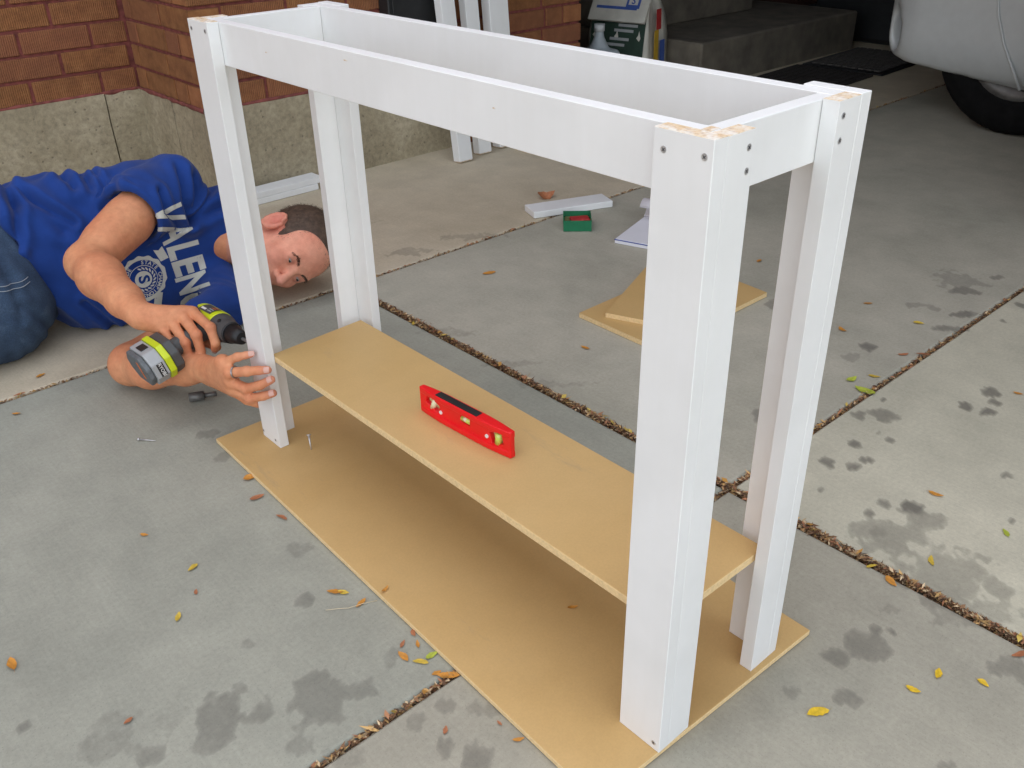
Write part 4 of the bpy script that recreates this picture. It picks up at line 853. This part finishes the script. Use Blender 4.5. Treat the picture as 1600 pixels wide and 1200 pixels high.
# eyes, brows, hair
for s_ in (-1, 1):
    bm = bmesh.new(); c = hp(s_ * 0.032, -0.002, 0.0745); bmesh.ops.create_uvsphere(bm, u_segments=18, v_segments=12, radius=0.0118, matrix=Matrix.Translation(c)); ey = bm_obj('eye', bm, 'eyewhite', man, True)
    look_ = hf * 0.85 - hu * 0.42 - hr * 0.15; look_ /= np.linalg.norm(look_)
    bm = bmesh.new(); bmesh.ops.create_uvsphere(bm, u_segments=14, v_segments=8, radius=0.0078, matrix=Matrix.Translation(c + look_ * 0.0055)); bm_obj('iris', bm, 'iris', ey, True)
bvh_body = BVHTree.FromPolygons([tuple(v) for v in V], [tuple(x) for x in Q])
def strands(name, roots, dirs, Ls, wid, mat_, parent):
    Vv, Ff = [], []
    for p, d, l_ in zip(roots, dirs, Ls):
        sd = Vector(d).orthogonal().normalized(); sd.rotate(Matrix.Rotation(random.uniform(0, 6.28), 3, Vector(d))); k = len(Vv); p = Vector(p); d = Vector(d)
        Vv += [p - sd * wid, p + sd * wid, p + d * l_]; Ff.append((k, k + 1, k + 2))
    return link(name, from_arrays(name, Vv, Ff), mat_, parent)
for s_ in (-1, 1):
    ro, di, le = [], [], []
    for i in range(230):
        t = random.random(); q0 = hp(s_ * (0.014 + 0.036 * t), 0.0125 + 0.006 * math.sin(t * 2.6) - 0.004 * (t > .8) + random.gauss(0, 0.0019), 0.14)
        hit = bvh_body.ray_cast(Vector(q0), Vector(-hf))
        if hit[0] is None: continue
        ro.append(hit[0]); di.append((Vector(hr) * s_ * 1.0 + Vector(hf) * 0.35 + Vector(hu) * (0.25 - 0.5 * t)).normalized()); le.append(random.uniform(0.005, 0.009))
    strands('eyebrow', ro, di, le, 0.0004, 'hair', man)
hg = Grid(HC - 0.15, HC + 0.15, 0.0032)
hg.ell(hp(0, 0.032, -0.016), (0.0815, 0.0960, 0.1015), FRM, 0)
def hairline(X, Y, Z):
    r = (X - HC[0]) * hr[0] + (Y - HC[1]) * hr[1] + (Z - HC[2]) * hr[2]; u = (X - HC[0]) * hu[0] + (Y - HC[1]) * hu[1] + (Z - HC[2]) * hu[2]; f = (X - HC[0]) * hf[0] + (Y - HC[1]) * hf[1] + (Z - HC[2]) * hf[2]
    lim = np.interp(f.ravel(), [-0.13, -0.05, -0.02, 0.008, 0.022, 0.042, 0.058, 0.08], [-0.07, -0.065, 0.010, 0.008, -0.038, -0.010, 0.040, 0.050]).reshape(f.shape)
    return lim + 0.003 * np.sin(r * 400) * np.cos(f * 310) - u
hg.fun(hairline, 0.002, 'int'); hV, hQ = hg.mesh('hair'); hV = smoothV(hV, hQ, 1)
hair = link('hair', fast_mesh('hair', hV, hQ), 'hair', man, True)
hN = vnormals(hV, hQ); sel = rng.integers(0, len(hV), 9000); hq = (hV - HC) @ FRM.T
ro = [hV[i] + rng.normal(0, .0013, 3) for i in sel if hN[i] @ (hV[i] - HC) > 0.03]; nn = [hN[i] for i in sel if hN[i] @ (hV[i] - HC) > 0.03]
di = [(Vector(n_) * 0.55 + Vector(hf) * random.gauss(0.35, .3) + Vector(hu) * random.gauss(-0.25, .3)).normalized() for n_ in nn]
st_ = strands('hair_strands', ro, di, [random.uniform(0.004, 0.009) for _ in ro], 0.00035, 'hair', hair); st_['kind'] = 'stuff'
# ring on his left hand
pr0, pr1 = mL('ring', 0), mL('ring', 1); ax = Vector(pr1 - pr0).normalized(); c = Vector(pr0 * 0.66 + pr1 * 0.34); u = ax.orthogonal().normalized(); v = ax.cross(u)
o = tube('finger_ring', [c + (u * math.cos(t) + v * math.sin(t)) * 0.0108 for t in [k * 2 * math.pi / 28 for k in range(28)]], 0.0014, 'ring', None, 8, closed=True)
tag(o, 'polished metal ring on the left hand holding the table leg', 'ring')

# ------------------------------------------------------------------ shirt
axr = np.array(ER) - np.array(SR); axr /= np.linalg.norm(axr); cut = np.array(fa(SR, ER, 0.43)); cn = axr + np.array([0.10, 0.25, 0.45]) * 0.35; cn /= np.linalg.norm(cn)
g2 = Grid((-0.36, 1.40, 0.0), (0.42, 2.02, 0.46), 0.0036)
g2.cap((0.19, 1.715, 0.295), fa(SR, ER, 0.30), 0.074, 0.076, k=0.03); g2.cap(fa(SR, ER, .25), fa(SR, ER, .62), 0.074, 0.081, k=0.02)
g2.fun(lambda X, Y, Z: (X - cut[0]) * cn[0] + (Y - cut[1]) * cn[1] + (Z - cut[2]) * cn[2], 0.0, 'int')
g2.cap(fa(SR, ER, .36), fa(SR, ER, .70), 0.060, 0.072, k=0.004, mode='sub')
g = Grid((-0.36, 1.40, 0.0), (0.42, 2.02, 0.46), 0.0036)
g.cap((-0.30, 1.80, 0.187), (-0.06, 1.805, 0.172), 0.112, 0.108, k=0.02, sc=(1, 1, 1.64)); g.cap((-0.06, 1.805, 0.172), (0.13, 1.765, 0.182), 0.108, 0.112, k=0.04, sc=(1, 1, 1.58))
g.ell((0.10, 1.720, 0.165), (0.16, 0.07, 0.13), k=0.05); g.ell((0.06, 1.742, 0.085), (0.20, 0.085, 0.12), k=0.05); g.ell((0.16, 1.735, 0.10), (0.12, 0.075, 0.11), k=0.04)
g.cap((0.13, 1.75, 0.19), (0.285, 1.69, 0.185), 0.10, 0.072, k=0.05, sc=(1, 1, 1.3))
g.cap((0.26, 1.70, 0.065), SL, 0.056, 0.050, k=0.03); g.cap(SL, fa(SL, EL, 0.30), 0.050, 0.049, k=0.02)
g.fun(lambda X, Y, Z: -(X + 0.205 + 0.10 * np.clip((0.16 - Z) / 0.16, 0, 1) * -1.0 + 0.03 * np.sin(Y * 14)), 0.006, 'int')      # shirt hem
g.comb(tuple(slice(0, n) for n in g.n), g2.D, 0.016, 'add')
g.cap((0.315, 1.685, 0.185), tuple(hp(0, -0.09, -0.04)), 0.064, 0.072, k=0.008, mode='sub')     # neck opening
g.fun(lambda X, Y, Z: 0.004 - Z + 0 * X + 0 * Y, 0.004, 'int')
sV, sQ = g.mesh('shirt'); sV = smoothV(sV, sQ, 1)
def seg_dist2(PX, PZ, pl_):
    d = np.full(PX.shape, 9.0)
    for (ax_, az_), (bx_, bz_) in zip(pl_, pl_[1:]):
        vx, vz = bx_ - ax_, bz_ - az_; L2 = vx * vx + vz * vz + 1e-12; t = np.clip(((PX - ax_) * vx + (PZ - az_) * vz) / L2, 0, 1); d = np.minimum(d, np.hypot(PX - ax_ - t * vx, PZ - az_ - t * vz))
    return d
sN = vnormals(sV, sQ); front = np.clip(-sN[:, 1] * 1.5 + 0.45 + 0.3 * sN[:, 2], 0, 1); disp = np.zeros(len(sV))
for i, pl_ in enumerate(FOLDS):
    d = seg_dist2(sV[:, 0], sV[:, 2], pl_); w = 0.0068 + 0.003 * ((i * 7) % 3); am = 0.0088 + 0.002 * ((i * 5) % 3)
    disp += front * (-am * np.exp(-(d / w) ** 2) + 0.75 * am * np.exp(-((d - 2.1 * w) / (1.3 * w)) ** 2))
wv = np.array([noise.noise(Vector((p[0] * 9 + 2.0 * p[2] * 9, p[1] * 7, p[2] * 12))) for p in sV]) * 0.0045 + np.array([noise.noise(Vector((p[0] * 34, p[1] * 16 + p[2] * 10, p[2] * 15 + 4))) for p in sV]) * 0.0022
topm = np.clip(sN[:, 2] * 1.2, 0, 1) * np.where(sV[:, 0] < 0.08, 1, 0.25)
disp += wv + topm * 0.0022 * np.sin(sV[:, 0] * 130 + 7 * np.sin(sV[:, 1] * 23 + sV[:, 0] * 9))
sV = sV + sN * disp[:, None]; sV = smoothV(sV, sQ, 1, 0.4); sV[:, 2] = np.maximum(sV[:, 2], 0.002)
shirt = link('shirt', fast_mesh('shirt', sV, sQ), 'shirt', man, True)
bvh_s = BVHTree.FromPolygons([tuple(v) for v in sV], [tuple(x) for x in sQ])
PD = Vector((0.33, 0.86, -0.39)).normalized()
def drape(name, polys, mapf, mat_, parent, off, maxe=0.0035):
    """lay flat polygons (list of meshes or outlines) on the shirt front"""
    bm = bmesh.new()
    for p in polys:
        if isinstance(p, bpy.types.Mesh): bm.from_mesh(p)
        else: bm.faces.new([bm.verts.new((x, y, 0)) for x, y in p])
    bmesh.ops.triangulate(bm, faces=bm.faces)
    for _ in range(6):
        es = [e for e in bm.edges if e.calc_length() > maxe]
        if not es: break
        bmesh.ops.subdivide_edges(bm, edges=es, cuts=1); bmesh.ops.triangulate(bm, faces=[f for f in bm.faces if len(f.verts) > 3])
    bad = []
    for v in bm.verts:
        X_, Z_ = mapf(v.co.x, v.co.y); hit = bvh_s.ray_cast(Vector((X_, 1.67, Z_)) - PD * 0.16, PD)
        if hit[0] is None or hit[0].y > 1.80 or hit[0].z < 0.008: bad.append(v)
        else: v.co = hit[0] + hit[1] * off
    bmesh.ops.delete(bm, geom=bad, context='VERTS')
    torn = [f for f in bm.faces if max(e.calc_length() for e in f.edges) > 0.016]; bmesh.ops.delete(bm, geom=torn, context='FACES')
    return bm_obj(name, bm, mat_, parent, True)
# word on the chest: reads down towards the floor, letter tops towards his head
word = 'VALENC'; ws = [0.043, 0.043, 0.036, 0.040, 0.046, 0.044]; pos = 0.262
for ch, wd in zip(word, ws):
    me = text_mesh(ch, 0.10, 0.0035); zc = pos - wd / 2; pos -= wd + 0.0035; mw = max(v.co.x for v in me.vertices) - min(v.co.x for v in me.vertices); sx = wd / mw
    for v in me.vertices: v.co.x *= sx
    xb = 0.175 + 0.000 - 1.1 * (zc - 0.13) ** 2 + (0.13 - zc) * 0.10; mxh = max(v.co.y for v in me.vertices) - min(v.co.y for v in me.vertices); sy = 0.080 / mxh
    drape('printed_letter', [me], lambda a, b, zc=zc, xb=xb, sy=sy: (xb + b * sy + 0.10 * a, zc - a), 'shirt_ink', shirt, 0.0011)
CRX, CRZ = 0.066, 0.108
circ = lambda r, n=48, wob=0.0: [((r + wob * math.cos(14 * t)) * math.cos(t), (r + wob * math.cos(14 * t)) * math.sin(t)) for t in [k * 2 * math.pi / n for k in range(n)]]
cm = lambda a, b: (CRX + b, CRZ - a)
drape('crest_border', [circ(0.056, 84, 0.0018)], cm, 'shirt_ink', shirt, 0.0010); drape('crest_ring', [circ(0.047)], cm, 'shirt_print_blue', shirt, 0.0017)
drape('crest_line', [[*circ(0.0345, 48)]], cm, 'shirt_ink', shirt, 0.0022); drape('crest_field', [circ(0.033)], cm, 'shirt_print_blue', shirt, 0.0027)
drape('crest_disc', [circ(0.0205)], cm, 'shirt_ink', shirt, 0.0033); drape('crest_letter', [text_mesh('S', 0.036, 0.0012)], lambda a, b: (CRX + b, CRZ - a * 1.15), 'shirt_print_blue', shirt, 0.0040)
ring_txt = 'STATE CHAMPIONS SOUTHSIDE '
lets = []
for i, chh in enumerate(ring_txt):
    if chh == ' ': continue
    me = text_mesh(chh, 0.0125, 0.0003); an = math.pi * 0.95 - i * 2 * math.pi / len(ring_txt) * 0.93; cx_, cy_ = 0.0408 * math.cos(an), 0.0408 * math.sin(an); ro_ = an - math.pi / 2
    for v in me.vertices:
        x_, y_ = v.co.x, v.co.y; v.co.x = cx_ + x_ * math.cos(ro_) - y_ * math.sin(ro_); v.co.y = cy_ + x_ * math.sin(ro_) + y_ * math.cos(ro_)
    lets.append(me)
drape('crest_lettering', lets, cm, 'shirt_ink', shirt, 0.0024, 0.006)
lf = []
for k in range(13):
    t = math.pi * (1.05 - 1.25 * k / 12); c0 = (0.0268 * math.cos(t), 0.0268 * math.sin(t)); a0 = t + 0.9
    lf.append([(c0[0] + 0.0052 * math.cos(q) * math.cos(a0) - 0.002 * math.sin(q) * math.sin(a0), c0[1] + 0.0052 * math.cos(q) * math.sin(a0) + 0.002 * math.sin(q) * math.cos(a0)) for q in [j * math.pi / 4 for j in range(8)]])
drape('crest_laurel', lf, cm, 'shirt_ink', shirt, 0.0034)
drape('crest_ribbon', [[(-0.062, 0.050), (-0.030, 0.062), (-0.034, 0.082), (-0.066, 0.072), (-0.058, 0.062)]], lambda a, b: (CRX + b - 0.012, CRZ - a - 0.0), 'shirt_ink', shirt, 0.0012)
drape('crest_ribbon', [[(0.040, 0.040), (0.075, 0.028), (0.082, 0.045), (0.046, 0.058)]], lambda a, b: (CRX + b - 0.02, CRZ - a), 'shirt_ink', shirt, 0.0012)
# ------------------------------------------------------------------ jeans and shoes
g = Grid((-1.50, 1.40, 0.0), (-0.02, 2.10, 0.46), 0.007)
g.cap((-0.36, 1.81, 0.188), (-0.17, 1.80, 0.178), 0.112, 0.104, k=0.02, sc=(1, 1, 1.62))
g.cap((-0.34, 1.77, 0.27), (-0.76, 1.56, 0.27), 0.105, 0.072, k=0.05); g.cap((-0.76, 1.56, 0.27), (-1.12, 1.83, 0.16), 0.070, 0.056, k=0.02)
g.cap((-0.27, 1.73, 0.095), (-0.74, 1.60, 0.085), 0.093, 0.072, k=0.05); g.cap((-0.74, 1.60, 0.085), (-1.20, 1.78, 0.062), 0.070, 0.055, k=0.02)
g.ell((-0.25, 1.70, 0.13), (0.11, 0.085, 0.12), k=0.05)
g.fun(lambda X, Y, Z: X + 0.100 + 0.10 * np.clip(Z / 0.35, 0, 1) + 0 * Y, 0.006, 'int'); g.fun(lambda X, Y, Z: 0.004 - Z + 0 * X + 0 * Y, 0.004, 'int')
jV, jQ = g.mesh('jeans'); jV = smoothV(jV, jQ, 1); jN = vnormals(jV, jQ); dsp = np.zeros(len(jV)); fr_ = np.clip(-jN[:, 1] * 1.5 + 0.4, 0, 1)
for i, pl_ in enumerate(JF):
    d = seg_dist2(jV[:, 0], jV[:, 2], pl_); dsp += fr_ * (0.35 if i in (1, 2, 3) else 1.0) * (-0.005 * np.exp(-(d / 0.008) ** 2) + 0.0022 * np.exp(-((d - 0.018) / 0.010) ** 2))
dsp += np.array([noise.noise(Vector((p[0] * 16, p[1] * 16, p[2] * 22))) for p in jV]) * 0.0016
jV = jV + jN * dsp[:, None]; jV[:, 2] = np.maximum(jV[:, 2], 0.002); jeans = link('jeans', fast_mesh('jeans', jV, jQ), 'denim', man, True)
bvh_j = BVHTree.FromPolygons([tuple(v) for v in jV], [tuple(x) for x in jQ])
for dz in (0.0, 0.010):
    pts = []
    for k in range(24):
        hit = bvh_j.ray_cast(Vector((-0.30 + 0.115 * k / 23, 1.4, 0.205 + dz - 0.02 * math.sin(k / 23 * 2.0))), Vector((0, 1, 0)))
        if hit[0] is not None: pts.append(hit[0] + hit[1] * 0.0008)
    if len(pts) > 3: tube('pocket_stitching', pts, 0.0009, 'stitch', jeans, 5)
for c, d in (((-1.17, 1.86, 0.13), (-0.10, -0.17, -0.03)), ((-1.25, 1.80, 0.055), (-0.08, -0.19, 0.0))):
    g = Grid(np.array(c) - [0.26, 0.30, 0.10], np.array(c) + [0.16, 0.14, 0.10], 0.007); c = np.array(c); d = np.array(d)
    g.cap(tuple(c), tuple(c + d), 0.045, 0.040, k=0.02, sc=(1, 1, 1)); g.cap(tuple(c - d * .15), tuple(c + d * .2), 0.05, 0.045, k=0.02)
    g.fun(lambda X, Y, Z: 0.003 - Z + 0 * X + 0 * Y, 0.002, 'int'); sdf_obj('shoe', g, 'grey_plastic', man)

# ================================================================== DRILL
da = Vector((0, -0.996, 0.089)).normalized(); dB = Vector((0.027, 1.188, 0.171)); hh = Vector((-0.972, 0.0, -0.235)); dh = (hh - da * hh.dot(da)).normalized(); ds = da.cross(dh).normalized()
drill = thing('cordless_drill', 'lime green and grey cordless drill in his right hand', 'drill', tuple(dB))
dp = lambda a, h, s_: dB + da * a + dh * h + ds * s_
DF = np.array([tuple(da), tuple(dh), tuple(ds)])
def dgrid(lo, hi, h=0.0016):
    pts = np.array([tuple(dp(a, b, c)) for a in (lo[0], hi[0]) for b in (lo[1], hi[1]) for c in (lo[2], hi[2])]); return Grid(pts.min(0), pts.max(0), h)
g = dgrid((-0.09, -0.04, -0.04), (0.10, 0.05, 0.04)); g.cap(tuple(dp(-0.052, 0, 0)), tuple(dp(0.030, 0, 0)), 0.0285, 0.0285, k=0.004); g.cap(tuple(dp(0.03, 0, 0)), tuple(dp(0.062, 0, 0)), 0.0275, 0.023, k=0.004)
sdf_obj('motor_housing', g, 'grey_plastic', drill)
g = dgrid((-0.09, -0.04, -0.045), (0.06, 0.04, 0.045)); g.cap(tuple(dp(-0.050, 0, 0)), tuple(dp(0.018, 0, 0)), 0.0312, 0.0305, k=0)
g.fun(lambda X, Y, Z: ((X - dB[0]) * dh[0] + (Y - dB[1]) * dh[1] + (Z - dB[2]) * dh[2]) - 0.014 - 0.25 * ((X - dB[0]) * da[0] + (Y - dB[1]) * da[1] + (Z - dB[2]) * da[2]), 0.002, 'int')
g.fun(lambda X, Y, Z: ((X - dB[0]) * da[0] + (Y - dB[1]) * da[1] + (Z - dB[2]) * da[2]) - 0.026, 0.001, 'int')
sdf_obj('lime_shell', g, 'lime', drill)
def patch(name, a0, a1, t0, t1, r, mat_, n=10):
    bm = bmesh.new(); R_ = []
    for i in range(n + 1):
        t = t0 + (t1 - t0) * i / n; R_.append([bm.verts.new(dp(a, r * math.cos(t), r * math.sin(t))) for a in (a0, a1)])
    for i in range(n): bm.faces.new((R_[i][0], R_[i][1], R_[i + 1][1], R_[i + 1][0]))
    return bm_obj(name, bm, mat_, drill, True)
tc = math.radians(-105)
patch('label_plate', -0.040, 0.012, tc - 0.42, tc + 0.42, 0.0319, 'grey_plastic'); 
for i in range(4): patch('label_line', -0.010, 0.008, tc - 0.32 + 0.17 * i, tc - 0.24 + 0.17 * i, 0.0322, 'orange' if i < 2 else 'silver_plastic')
patch('label_line', -0.036, -0.016, tc + 0.14, tc + 0.30, 0.0322, 'ink_white')
cyl('vent_hole', dp(0.048, 0.005, -0.0265), dp(0.048, 0.004, -0.0245), 0.004, 'black', drill)
cyl('collar', dp(0.062, 0, 0), dp(0.076, 0, 0), 0.0225, 'black', drill, 0.021, 24); cyl('chuck', dp(0.0765, 0, 0), dp(0.116, 0, 0), 0.0195, 'black', drill, 0.012, 24); cyl('driver_bit', dp(0.1165, 0, 0), dp(0.193, 0, 0), 0.0032, 'steel', drill, seg=6)
bc = Vector((-0.113, 1.192, 0.137)); hdir = (bc - dp(-0.004, 0.008, 0)).normalized()
g = dgrid((-0.12, -0.02, -0.06), (0.06, 0.16, 0.06)); g.cap(tuple(dp(-0.004, 0.008, 0)), tuple(dp(-0.004, 0.008, 0) + hdir * 0.105), 0.0195, 0.0185, k=0.003); g.cap(tuple(dp(0.006, 0.030, 0)), tuple(dp(0.004, 0.045, 0)), 0.008, 0.007, k=0.004)
sdf_obj('handle', g, 'grey_plastic', drill)
def octo(ha, hs_, ch): return [(ha, hs_ - ch), (ha - ch, hs_), (-ha + ch, hs_), (-ha, hs_ - ch), (-ha, -hs_ + ch), (-ha + ch, -hs_), (ha - ch, -hs_), (ha, -hs_ + ch)]
bfr = (tuple(bc), tuple(da), tuple(ds), tuple(dh))
prism('battery_foot', octo(0.052, 0.034, 0.020), -0.045, -0.026, bfr, 'grey_plastic', drill, 0.003)
prism('lime_band', octo(0.0545, 0.0365, 0.021), -0.0255, -0.012, bfr, 'lime', drill, 0.002)
bat = prism('battery', octo(0.053, 0.035, 0.020), -0.0115, 0.016, bfr, 'silver_plastic', drill, 0.003)
prism('battery_base', octo(0.050, 0.032, 0.021), 0.0163, 0.027, bfr, 'bottom_plastic', bat, 0.003)
box('orange_strip', (0.010, -0.020, 0.0272), (0.018, 0.018, 0.0278), 'orange', bat, 0, Matrix.Translation(bc) @ Matrix((da, ds, dh)).transposed().to_4x4())
bm_ = Matrix.Translation(bc) @ Matrix((da, ds, dh)).transposed().to_4x4()
box('name_plate', (0.0532, -0.0148, -0.0105), (0.0546, 0.0148, 0.0150), 'silver_plastic', bat, 0.0004, bm_); box('name_panel', (0.0548, -0.0138, -0.0055), (0.0552, 0.0138, 0.0070), 'black', bat, 0, bm_)
flat_text('name_lettering', 'RYOBI', 0.0098, bc + da * 0.0553 + dh * 0.0008, ds, -dh, 'ink_white', bat, 0.0001, 0.0004, 1.0)
box('latch', (-0.012, -0.0366, -0.006), (0.016, -0.0350, 0.010), 'black', bat, 0.0005, bm_)

# ================================================================== SMALL THINGS ON THE FLOOR
def screw_thing(label, a, b, r=0.0016):
    a, b = Vector(a), Vector(b); t = thing('loose_screw', label, 'screw', tuple((a + b) / 2), 'loose screws'); d = (b - a).normalized()
    cyl('shank', a + d * 0.003, b, r, 'steel', t, r * 0.4, 10); cyl('head', a, a + d * 0.003, r * 2.3, 'steel', t, r * 1.1, 12)
screw_thing('long silver screw lying on the bare concrete left of the fiberboard', (-0.183, 1.159, 0.0042), (-0.159, 1.133, 0.0022))
screw_thing('single screw leaning upright on the fiberboard by the far left leg', (0.046, 0.897, 0.036), (0.040, 0.884, 0.0105), 0.0022)
sc_ = thing('socket_bit', 'small chrome socket on the floor under his left forearm', 'tool', (0.0, 1.20, 0)); cyl('socket', (-0.045, 1.225, 0.013), (-0.018, 1.212, 0.013), 0.010, 'rim', sc_, 0.010, 18); cyl('shaft', (-0.018, 1.212, 0.013), (0.004, 1.201, 0.013), 0.005, 'rim', sc_, 0.005, 12)
lc = {'o': (0.58, 0.25, 0.035), 'y': (0.60, 0.42, 0.05), 'r': (0.42, 0.16, 0.07), 'g': (0.40, 0.46, 0.05), 'Y': (0.72, 0.47, 0.02)}
lname = {'o': 'orange', 'y': 'yellow', 'r': 'reddish brown', 'g': 'yellow green', 'Y': 'bright yellow'}
for k, c in lc.items():
    t = NT('leaf_' + lname[k].replace(' ', '_')); ob_ = t.tex().outputs['Object']; n_ = t.noise(140, 4, 0.6, ob_)
    t.col(t.ramp(n_, [(0.3, tuple(x * 0.7 for x in c)), (0.7, tuple(min(1, x * 1.15) for x in c))])).set(Roughness=0.6); M['leaf_' + k] = t.m
def leaf_mesh(length, curl, wid):
    bm = bmesh.new(); rows = []; n = 9; bend = random.uniform(-0.10, 0.10); lift = random.choice((0.08, 0.15, 0.3, 0.6))
    for i in range(n):
        t = i / (n - 1); w = wid * length * math.sin(math.pi * (t ** 0.85)) ** 0.8 * 0.5 + 0.0002; x = (t - 0.5) * length; z0 = curl * length * (2 * t - 1) ** 2 + 0.0006
        rows.append([bm.verts.new((x, s_ * w * (1 + 0.18 * random.uniform(-1, 1)) + bend * length * (2 * t - 1) ** 2, z0 + abs(s_) * w * lift * (1 if s_ > 0 else 0.4))) for s_ in (-1, 0, 1)])
    for a, b in zip(rows, rows[1:]):
        for j in (0, 1): bm.faces.new((a[j], b[j], b[j + 1], a[j + 1]))
    s0 = bm.verts.new((-length * 0.5 - length * 0.22, 0.0003, 0.0016)); bm.faces.new((rows[0][0], s0, rows[0][2]))
    me = bpy.data.meshes.new('leaf'); bm.to_mesh(me); bm.free(); return me
def where(x, y):
    if y > 1.38: return 'in front of the lying man' if x < 0.4 else 'on the far slab'
    if 0.46 < x < 0.60: return 'caught at the wide floor joint'
    if x > 0.60: return ('near the right edge joint' if 0.18 < y < 0.42 else 'on the stained slab right of the table') if y < 0.6 else 'on the slab behind the table'
    if x > 0.15: return 'on the slab right of the fiberboard sheet'
    return ('near the front end of the fiberboard edge' if y < 0.42 else 'beside the left edge of the fiberboard sheet') if x > -0.2 else 'on the open concrete at lower left'
for i, (x, y, ln, k) in enumerate(LEAVES):
    me = leaf_mesh(ln * random.uniform(1.0, 1.2), random.uniform(0.0, 0.09), random.uniform(0.30, 0.50) if k != 'Y' else 0.42); o = link('leaf', me, 'leaf_' + k, None, True)
    o.location = (x, y, 0.0015); o.rotation_euler = (random.uniform(-.12, .12), 0, random.uniform(0, 6.28))
    size = 'large' if ln > 0.026 else ('tiny' if ln < 0.013 else 'small'); tag(o, f'{size} {lname[k]} fallen leaf {where(x, y)}', 'leaf', 'fallen leaves: ' + lname[k] + ' ' + where(x, y))
seen = {}
for o in [o for o in COL.objects if o.name.split('.')[0] == 'leaf']: seen.setdefault(o['label'], []).append(o)
for lab, os_ in seen.items():
    if len(os_) > 1:
        os_.sort(key=lambda o: (Vector(o.location) - Vector(cam.matrix_world.translation)).dot(Vector(R_right)) / (Vector(o.location) - Vector(cam.matrix_world.translation)).dot(Vector(R_fwd)))
        for i, o in enumerate(os_): o['label'] = ('leftmost', 'second from left', 'third from left', 'fourth from left', 'fifth from left')[i] + ' ' + lab
for x, y, k, lab in ((-0.080, 0.472, 'o', 'small orange leaf lying on the left edge of the fiberboard sheet'), (0.1009, 0.2503, 'o', 'shrivelled orange leaf on the fiberboard sheet under the shelf')):
    o = link('leaf', leaf_mesh(0.016, 0.2, 0.3), 'leaf_' + k, None, True); o.location = (x, y, 0.0115); o.rotation_euler = (0, 0, random.uniform(0, 6)); tag(o, lab, 'leaf')
o = link('leaf', leaf_mesh(0.062, 0.30, 0.62), 'leaf_r', None, True); o.location = (1.389, 1.651, 0.004); o.rotation_euler = (0.35, 0, -0.35); tag(o, 'large curled reddish brown leaf behind the short white board', 'leaf')
o = tube('dry_straw', [(-0.165, 0.506, 0.002), (-0.150, 0.495, 0.003), (-0.138, 0.486, 0.0025), (-0.115, 0.478, 0.003), (-0.097, 0.470, 0.002)], 0.0005, M.setdefault('straw', plain('straw', (0.6, 0.5, 0.33), 0.8)), None, 5); tag(o, 'thin pale straw lying beside the fiberboard edge', 'straw')
